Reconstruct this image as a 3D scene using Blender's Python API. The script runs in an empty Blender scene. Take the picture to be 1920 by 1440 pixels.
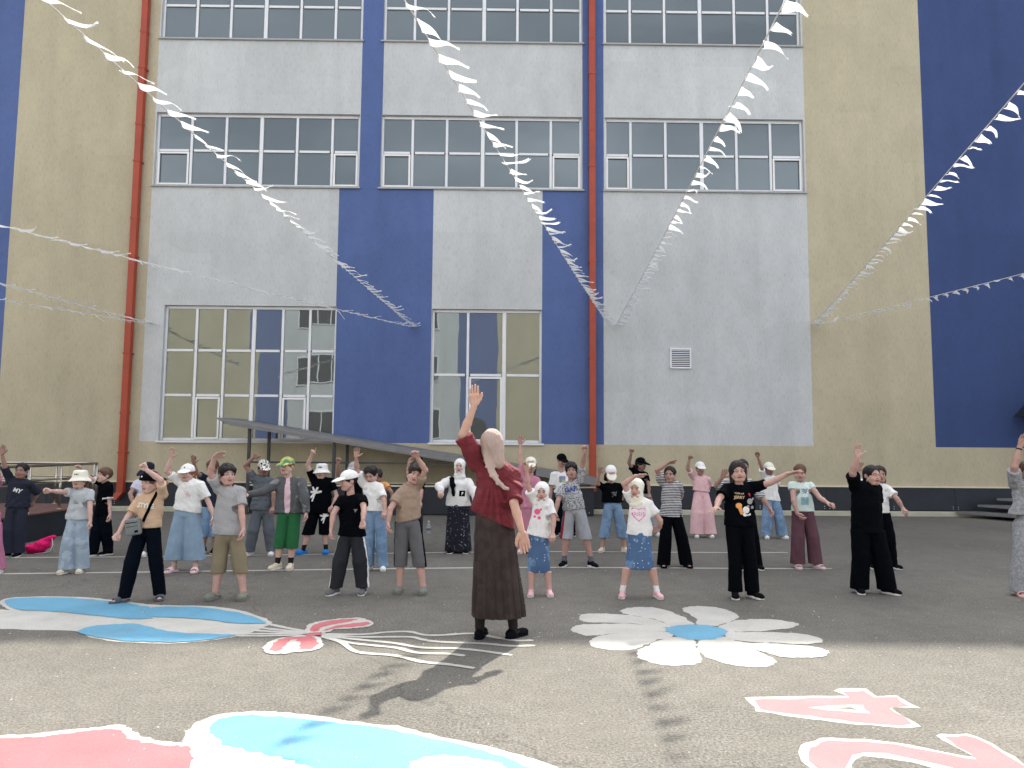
# A school yard: children copying a teacher's exercise in front of a painted school building.
# All sizes are in metres: X right along the facade, Y towards it, Z up.
import bpy, bmesh, math, random
import numpy as np
from mathutils import Vector, Matrix
from mathutils.bvhtree import BVHTree
R_ = math.radians
random.seed(7); np.random.seed(7)
SC = bpy.context.scene
COL = SC.collection
# ---------------------------------------------------------------- camera
cam_d = bpy.data.cameras.new('camera'); cam = bpy.data.objects.new('camera', cam_d); COL.objects.link(cam)
cam_d.sensor_width = 36.0; cam_d.lens = 1387.0/1920*36.0; cam_d.clip_start = .05; cam_d.clip_end = 3000
CM = Matrix(((0.99992, -0.00842, -0.00989), (-0.01058, -0.08561, -0.99627), (0.00755, 0.99629, -0.08569)))
cam.matrix_world = Matrix.Translation((0, 0, 1.5)) @ CM.normalized().to_4x4()
SC.camera = cam
# ---------------------------------------------------------------- light
SUN_EL, SUN_AZ = R_(49.0), R_(17.8)      # azimuth measured from +Y (the facade) towards +X
sd = Vector((math.cos(SUN_EL)*math.sin(SUN_AZ), math.cos(SUN_EL)*math.cos(SUN_AZ), math.sin(SUN_EL)))
sun_d = bpy.data.lights.new('sun', 'SUN'); sun = bpy.data.objects.new('sun', sun_d); COL.objects.link(sun)
sun_d.energy = 2.9; sun_d.angle = R_(0.9); sun_d.color = (1.0, .94, .82)
sun.rotation_euler = (-sd).to_track_quat('-Z', 'Y').to_euler(); sun.location = (20, 30, 40)
world = bpy.data.worlds.new('World'); SC.world = world; world.use_nodes = True
wn, wl = world.node_tree.nodes, world.node_tree.links
wn.clear()
w_out = wn.new('ShaderNodeOutputWorld'); w_bg = wn.new('ShaderNodeBackground'); w_sky = wn.new('ShaderNodeTexSky')
w_sky.sky_type = 'NISHITA'; w_sky.sun_disc = False; w_sky.sun_elevation = SUN_EL; w_sky.sun_rotation = SUN_AZ
w_sky.air_density = 1.2; w_sky.dust_density = 3.5; w_sky.ozone_density = 1.0
w_hs = wn.new('ShaderNodeHueSaturation'); w_hs.inputs['Saturation'].default_value = .26
w_tc = wn.new('ShaderNodeTexCoord'); w_mp = wn.new('ShaderNodeMapping'); w_mp.inputs['Scale'].default_value = (1.2, 1.2, 3.5)
w_nz = wn.new('ShaderNodeTexNoise'); w_nz.inputs['Scale'].default_value = 2.2; w_nz.inputs['Detail'].default_value = 6
w_cr = wn.new('ShaderNodeValToRGB'); w_cr.color_ramp.elements[0].position = .38; w_cr.color_ramp.elements[1].position = .66
w_cr.color_ramp.elements[0].color = (.72, .72, .73, 1); w_cr.color_ramp.elements[1].color = (1.45, 1.43, 1.4, 1)
w_mx = wn.new('ShaderNodeMix'); w_mx.data_type = 'RGBA'; w_mx.blend_type = 'MULTIPLY'; w_mx.inputs[0].default_value = 1
wl.new(w_sky.outputs[0], w_hs.inputs['Color']); wl.new(w_tc.outputs['Generated'], w_mp.inputs[0]); wl.new(w_mp.outputs[0], w_nz.inputs[0])
wl.new(w_nz.outputs[0], w_cr.inputs[0]); wl.new(w_hs.outputs[0], w_mx.inputs[6]); wl.new(w_cr.outputs[0], w_mx.inputs[7])
wl.new(w_mx.outputs[2], w_bg.inputs[0]); wl.new(w_bg.outputs[0], w_out.inputs[0])
w_bg.inputs[1].default_value = .15
SC.view_settings.view_transform = 'Standard'; SC.view_settings.look = 'None'
SC.view_settings.exposure = 1.55; SC.view_settings.gamma = 1.0
SC.cycles.max_bounces = 6; SC.cycles.diffuse_bounces = 4; SC.cycles.glossy_bounces = 3
SC.cycles.transparent_max_bounces = 6
# ---------------------------------------------------------------- materials
def lin(c): return tuple(((v/255+.055)/1.055)**2.4 if v > 10 else v/255/12.92 for v in c)
def alb(c, k=1.12): return tuple(min(.82, v*k) for v in lin(c))
MATS = {}
def newmat(name):
    m = bpy.data.materials.new(name); m.use_nodes = True; MATS[name] = m
    n, l = m.node_tree.nodes, m.node_tree.links
    return m, n, l, n['Principled BSDF']
def tex(n, l, scale, detail=4, stretch=(1, 1, 1), coord='Object', rough=.55):
    tc = n.new('ShaderNodeTexCoord'); mp = n.new('ShaderNodeMapping'); mp.inputs['Scale'].default_value = stretch
    nz = n.new('ShaderNodeTexNoise'); nz.inputs['Scale'].default_value = scale; nz.inputs['Detail'].default_value = detail
    nz.inputs['Roughness'].default_value = rough
    l.new(tc.outputs[coord], mp.inputs[0]); l.new(mp.outputs[0], nz.inputs[0]); return nz
def ramp(n, l, src, p0, p1, c0, c1):
    r = n.new('ShaderNodeValToRGB'); e = r.color_ramp.elements
    e[0].position, e[1].position = p0, p1
    f = lambda c: (c, c, c, 1) if isinstance(c, (int, float)) else (*c, 1)
    e[0].color, e[1].color = f(c0), f(c1); l.new(src, r.inputs[0]); return r
def mixc(n, l, fac, a, b, mode='MIX'):
    m = n.new('ShaderNodeMix'); m.data_type = 'RGBA'; m.blend_type = mode
    for i, v in ((0, fac), (6, a), (7, b)):
        if isinstance(v, (int, float)): m.inputs[i].default_value = v
        elif isinstance(v, tuple): m.inputs[i].default_value = (*v, 1)
        else: l.new(v, m.inputs[i])
    return m.outputs[2]
def bump(n, l, b, h, strength, dist):
    bp = n.new('ShaderNodeBump'); bp.inputs['Strength'].default_value = strength; bp.inputs['Distance'].default_value = dist
    l.new(h, bp.inputs['Height']); l.new(bp.outputs[0], b.inputs['Normal']); return bp
def plain(name, c, rough=.5, metal=0, k=1.12, var=.12, vs=6, bs=0, bd=.002, bscale=60):
    m, n, l, b = newmat(name); a = alb(c, k)
    nz = tex(n, l, vs); r = ramp(n, l, nz.outputs[0], .3, .7, tuple(v*(1-var) for v in a), tuple(min(.85, v*(1+var)) for v in a))
    l.new(r.outputs[0], b.inputs['Base Color']); b.inputs['Roughness'].default_value = rough; b.inputs['Metallic'].default_value = metal
    if bs: bump(n, l, b, tex(n, l, bscale, 3).outputs[0], bs, bd)
    return m
def cloth(name, c, k=1.1, weave=None, speck=None, fold=1.0):
    m, n, l, b = newmat(name); a = alb(c, k)
    nz = tex(n, l, 5, 3); col = ramp(n, l, nz.outputs[0], .3, .7, tuple(v*.86 for v in a), tuple(min(.83, v*1.12) for v in a)).outputs[0]
    if speck:
        s = tex(n, l, speck[1], 2); r = ramp(n, l, s.outputs[0], speck[2], speck[2]+.05, 0, 1)
        col = mixc(n, l, r.outputs[0], col, alb(speck[0]))
    l.new(col, b.inputs['Base Color']); b.inputs['Roughness'].default_value = .88
    b.inputs['Specular IOR Level'].default_value = .06 if sum(c) < 75 else .25
    f1 = tex(n, l, 9, 3, (1.6, 1.6, .8)); bp = bump(n, l, b, f1.outputs[0], .55*fold, .03)
    f2 = tex(n, l, 260, 2); b2 = n.new('ShaderNodeBump'); b2.inputs['Strength'].default_value = .25; b2.inputs['Distance'].default_value = .001
    l.new(f2.outputs[0], b2.inputs['Height']); l.new(bp.outputs[0], b2.inputs['Normal']); l.new(b2.outputs[0], b.inputs['Normal'])
    return m
# facade render: vertical worm-track grooves in coloured plaster
def plaster(name, c, k):
    m, n, l, b = newmat(name); a = alb(c, k)
    big = tex(n, l, .45, 5, (1, 1, .6)); mid = tex(n, l, 3.0, 4, (1, 1, .5)); fine = tex(n, l, 42, 4, (1.0, 1.0, .17), rough=.7)
    grain = tex(n, l, 150, 2)
    c1 = ramp(n, l, big.outputs[0], .3, .7, tuple(v*.92 for v in a), tuple(v*1.07 for v in a)).outputs[0]
    c1 = mixc(n, l, 1.0, c1, ramp(n, l, mid.outputs[0], .35, .7, .95, 1.04).outputs[0], 'MULTIPLY')
    gro = ramp(n, l, fine.outputs[0], .34, .50, .82, 1.0)
    c1 = mixc(n, l, 1.0, c1, gro.outputs[0], 'MULTIPLY')
    c1 = mixc(n, l, 1.0, c1, ramp(n, l, grain.outputs[0], .3, .7, .95, 1.05).outputs[0], 'MULTIPLY')
    streak = tex(n, l, 1.6, 5, (1, 1, .07)); c1 = mixc(n, l, 1.0, c1, ramp(n, l, streak.outputs[0], .32, .50, .93, 1.0).outputs[0], 'MULTIPLY')
    tcv = n.new('ShaderNodeTexCoord'); mv = n.new('ShaderNodeMapping'); mv.inputs['Scale'].default_value = (.55, .55, .9); vp = n.new('ShaderNodeTexVoronoi'); vp.distance = 'CHEBYCHEV'; vp.inputs['Scale'].default_value = 1.0
    l.new(tcv.outputs['Object'], mv.inputs[0]); l.new(mv.outputs[0], vp.inputs[0]); sepc = n.new('ShaderNodeSeparateColor'); l.new(vp.outputs['Color'], sepc.inputs[0])
    c1 = mixc(n, l, 1.0, c1, ramp(n, l, sepc.outputs[0], .0, 1.0, .965, 1.03).outputs[0], 'MULTIPLY')
    l.new(c1, b.inputs['Base Color']); b.inputs['Roughness'].default_value = .9
    bump(n, l, b, gro.outputs[0], .5, .004); return m
plaster('plaster_beige', (181, 172, 147), 1.05); plaster('plaster_grey', (190, 193, 194), 1.05)
plaster('plaster_blue', (79, 98, 146), 1.1); plaster('plaster_deep_blue', (55, 74, 120), 1.0)
# asphalt
def asphalt(name):
    m, n, l, b = newmat(name)
    grain = tex(n, l, 62, 5, rough=.8); fleck = tex(n, l, 130, 1); patch = tex(n, l, .7, 6); dust = tex(n, l, 2.4, 5, (.5, 1.4, 1)); chips = n.new('ShaderNodeTexVoronoi')
    tc = n.new('ShaderNodeTexCoord'); chips.inputs['Scale'].default_value = 7; l.new(tc.outputs['Object'], chips.inputs[0])
    c = ramp(n, l, grain.outputs[0], .37, .66, (.032, .031, .028), (.240, .226, .198)).outputs[0]
    c = mixc(n, l, ramp(n, l, patch.outputs[0], .35, .7, .0, .35).outputs[0], c, (.155, .145, .125))
    c = mixc(n, l, ramp(n, l, dust.outputs[0], .5, .75, .0, .32).outputs[0], c, (.15, .139, .12))
    c = mixc(n, l, ramp(n, l, fleck.outputs[0], .70, .76, 0, .55).outputs[0], c, (.36, .34, .30))
    c = mixc(n, l, ramp(n, l, chips.outputs['Distance'], .022, .04, .65, 0).outputs[0], c, (.42, .41, .38))
    st = tex(n, l, .33, 7, (1, .6, 1), rough=.65); c = mixc(n, l, 1.0, c, ramp(n, l, st.outputs[0], .36, .62, .80, 1.12).outputs[0], 'MULTIPLY')
    sp2 = tex(n, l, 5.5, 5, rough=.75); c = mixc(n, l, 1.0, c, ramp(n, l, sp2.outputs[0], .34, .66, .86, 1.10).outputs[0], 'MULTIPLY')
    ck = n.new('ShaderNodeTexVoronoi'); ck.feature = 'DISTANCE_TO_EDGE'; ck.inputs['Scale'].default_value = .16; wb = tex(n, l, 1.3, 6); ad_ = n.new('ShaderNodeVectorMath'); ad_.operation = 'MULTIPLY_ADD'; ad_.inputs[1].default_value = (1.6, 1.6, 0)
    l.new(wb.outputs['Color'], ad_.inputs[0]); l.new(tc.outputs['Object'], ad_.inputs[2]); l.new(ad_.outputs[0], ck.inputs[0]); c = mixc(n, l, ramp(n, l, ck.outputs['Distance'], .0007, .0022, .45, 0).outputs[0], c, (.03, .029, .027))
    l.new(c, b.inputs['Base Color']); b.inputs['Roughness'].default_value = .92
    bump(n, l, b, grain.outputs[0], .7, .006); return m
asphalt('asphalt')
def paint(name, c, k=1.0, wear=.715):
    m, n, l, b = newmat(name); a = alb(c, k)
    big = tex(n, l, 3, 5); c1 = ramp(n, l, big.outputs[0], .3, .72, tuple(v*.86 for v in a), tuple(min(.8, v*1.05) for v in a)).outputs[0]
    w = tex(n, l, 75, 4, rough=.75); spots = ramp(n, l, w.outputs[0], wear-.10, wear-.05, 0, .85)
    gr = tex(n, l, 62, 5, rough=.8); c1 = mixc(n, l, 1.0, c1, ramp(n, l, gr.outputs[0], .36, .60, .86, 1.02).outputs[0], 'MULTIPLY')
    th = tex(n, l, 1.7, 6, (1, 1, 1), rough=.7); c1 = mixc(n, l, ramp(n, l, th.outputs[0], .56, .74, 0, .32).outputs[0], c1, (.2, .19, .165))
    c1 = mixc(n, l, spots.outputs[0], c1, (.15, .14, .125))
    l.new(c1, b.inputs['Base Color']); b.inputs['Roughness'].default_value = .7
    bump(n, l, b, tex(n, l, 95, 3, rough=.7).outputs[0], .55, .005)
    # worn edge: the asphalt shows through where the paint did not take
    tr = n.new('ShaderNodeBsdfTransparent'); mx = n.new('ShaderNodeMixShader'); out = n['Material Output']
    w2 = tex(n, l, 60, 3, rough=.7); h = ramp(n, l, w2.outputs[0], .685, .70, 0, 1)
    l.new(h.outputs[0], mx.inputs[0]); l.new(b.outputs[0], mx.inputs[1]); l.new(tr.outputs[0], mx.inputs[2]); l.new(mx.outputs[0], out.inputs[0])
    return m
paint('paint_white', (184, 183, 177), 1.0); paint('paint_blue', (94, 155, 185), 1.0); paint('paint_pink', (182, 99, 105), 1.0)
plain('red_pipe', (160, 62, 38), .5, k=1.0, var=.12, vs=2); plain('white_frame', (222, 224, 228), .35, k=1.0, var=.03)
plain('sill_metal', (150, 150, 150), .45, metal=.3, var=.06); plain('plinth_dark', (30, 35, 44), .55, k=1.0, var=.25, vs=2.5)
plain('plinth_cap', (200, 192, 170), .6, var=.08); plain('concrete', (165, 163, 146), .9, var=.2, vs=1.5, bs=.4, bscale=30)
plain('canopy_metal', (112, 112, 114), .5, metal=.2, var=.08); plain('dark_metal', (62, 64, 68), .5, metal=.3, var=.15)
plain('steel', (178, 172, 162), .22, metal=1.0, k=1.0, var=.05); plain('ramp_floor', (92, 62, 58), .85, var=.25, vs=5)
plain('bolt', (190, 190, 190), .3, metal=.8); plain('vent_dark', (45, 48, 50), .8); fm = plain('flag_cloth', (232, 234, 236), .8, k=1.0, var=.03)
plain('cord', (215, 215, 212), .8); plain('roof_metal', (110, 110, 112), .5); plain('sash', (234, 235, 238), .35, k=1.0, var=.02)
fn, fl = fm.node_tree.nodes, fm.node_tree.links
f_tr = fn.new('ShaderNodeBsdfTranslucent'); f_tr.inputs[0].default_value = (.72, .73, .74, 1); f_mx = fn.new('ShaderNodeMixShader'); f_mx.inputs[0].default_value = .5
fl.new(fn['Principled BSDF'].outputs[0], f_mx.inputs[1]); fl.new(f_tr.outputs[0], f_mx.inputs[2]); fl.new(f_mx.outputs[0], fn['Material Output'].inputs[0])
def glassy(name, base, fac, wav):
    m, n, l, b = newmat(name)
    b.inputs['Base Color'].default_value = (*base, 1); b.inputs['Roughness'].default_value = .3
    gl = n.new('ShaderNodeBsdfGlossy'); gl.inputs['Roughness'].default_value = .004; gl.inputs['Color'].default_value = (.82, .93, .98, 1)
    w = tex(n, l, 1.1, 2); bp = n.new('ShaderNodeBump'); bp.inputs['Strength'].default_value = wav; bp.inputs['Distance'].default_value = .02
    l.new(w.outputs[0], bp.inputs['Height']); l.new(bp.outputs[0], gl.inputs['Normal'])
    mx = n.new('ShaderNodeMixShader'); mx.inputs[0].default_value = fac
    l.new(b.outputs[0], mx.inputs[1]); l.new(gl.outputs[0], mx.inputs[2]); l.new(mx.outputs[0], n['Material Output'].inputs[0]); return m
glassy('window_glass', (.03, .034, .030), .14, .06)
glassy('upper_glass', (.030, .044, .052), .10, .2)
# ---------------------------------------------------------------- mesh helpers
def link(name, me, mats=(), parent=None):
    o = bpy.data.objects.new(name, me); COL.objects.link(o)
    for m in mats: me.materials.append(MATS[m])
    if parent: o.parent = parent
    return o
def tag(o, label=None, cat=None, group=None, kind=None):
    if label: o['label'] = label
    if cat: o['category'] = cat
    if group: o['group'] = group
    if kind: o['kind'] = kind
    return o
def thing(name, label, cat, loc=(0, 0, 0), group=None):
    o = bpy.data.objects.new(name, None); COL.objects.link(o); o.location = loc; o.empty_display_size = .2
    return tag(o, label, cat, group)
class MB:
    'collects boxes, tubes and polygons that become one mesh'
    def __init__(s): s.v = []; s.f = []; s.mi = []
    def add(s, vs, fs, mi=0):
        o = len(s.v); s.v += [tuple(v) for v in vs]; s.f += [tuple(i+o for i in f) for f in fs]; s.mi += [mi]*len(fs); return s
    def box(s, x0, x1, y0, y1, z0, z1, mi=0):
        v = [(x0, y0, z0), (x1, y0, z0), (x1, y1, z0), (x0, y1, z0), (x0, y0, z1), (x1, y0, z1), (x1, y1, z1), (x0, y1, z1)]
        return s.add(v, [(0, 3, 2, 1), (4, 5, 6, 7), (0, 1, 5, 4), (1, 2, 6, 5), (2, 3, 7, 6), (3, 0, 4, 7)], mi)
    def tube(s, pts, r, n=10, mi=0, caps=True):
        pts = [Vector(p) for p in pts]; rs = r if isinstance(r, (list, tuple)) else [r]*len(pts)
        vs = []; up = None
        for i, p in enumerate(pts):
            d = (pts[min(i+1, len(pts)-1)]-pts[max(i-1, 0)]).normalized()
            if up is None: up = d.orthogonal().normalized()
            up = (up-d*up.dot(d)).normalized(); sd_ = d.cross(up)
            for k in range(n):
                a = 2*math.pi*k/n; vs.append(p+(up*math.cos(a)+sd_*math.sin(a))*rs[i])
        fs = [(i*n+k, i*n+(k+1) % n, (i+1)*n+(k+1) % n, (i+1)*n+k) for i in range(len(pts)-1) for k in range(n)]
        if caps: fs += [tuple(range(n-1, -1, -1)), tuple((len(pts)-1)*n+k for k in range(n))]
        return s.add(vs, fs, mi)
    def build(s, name, mats, parent=None, smooth=False, bevel=0):
        me = bpy.data.meshes.new(name); me.from_pydata(s.v, [], s.f); me.update()
        if isinstance(mats, str): mats = (mats,)
        o = link(name, me, mats, parent)
        me.polygons.foreach_set('material_index', s.mi)
        if smooth: me.polygons.foreach_set('use_smooth', [True]*len(me.polygons))
        if bevel:
            b = o.modifiers.new('edge', 'BEVEL'); b.width = bevel; b.segments = 2; b.limit_method = 'ANGLE'
        return o

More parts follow.
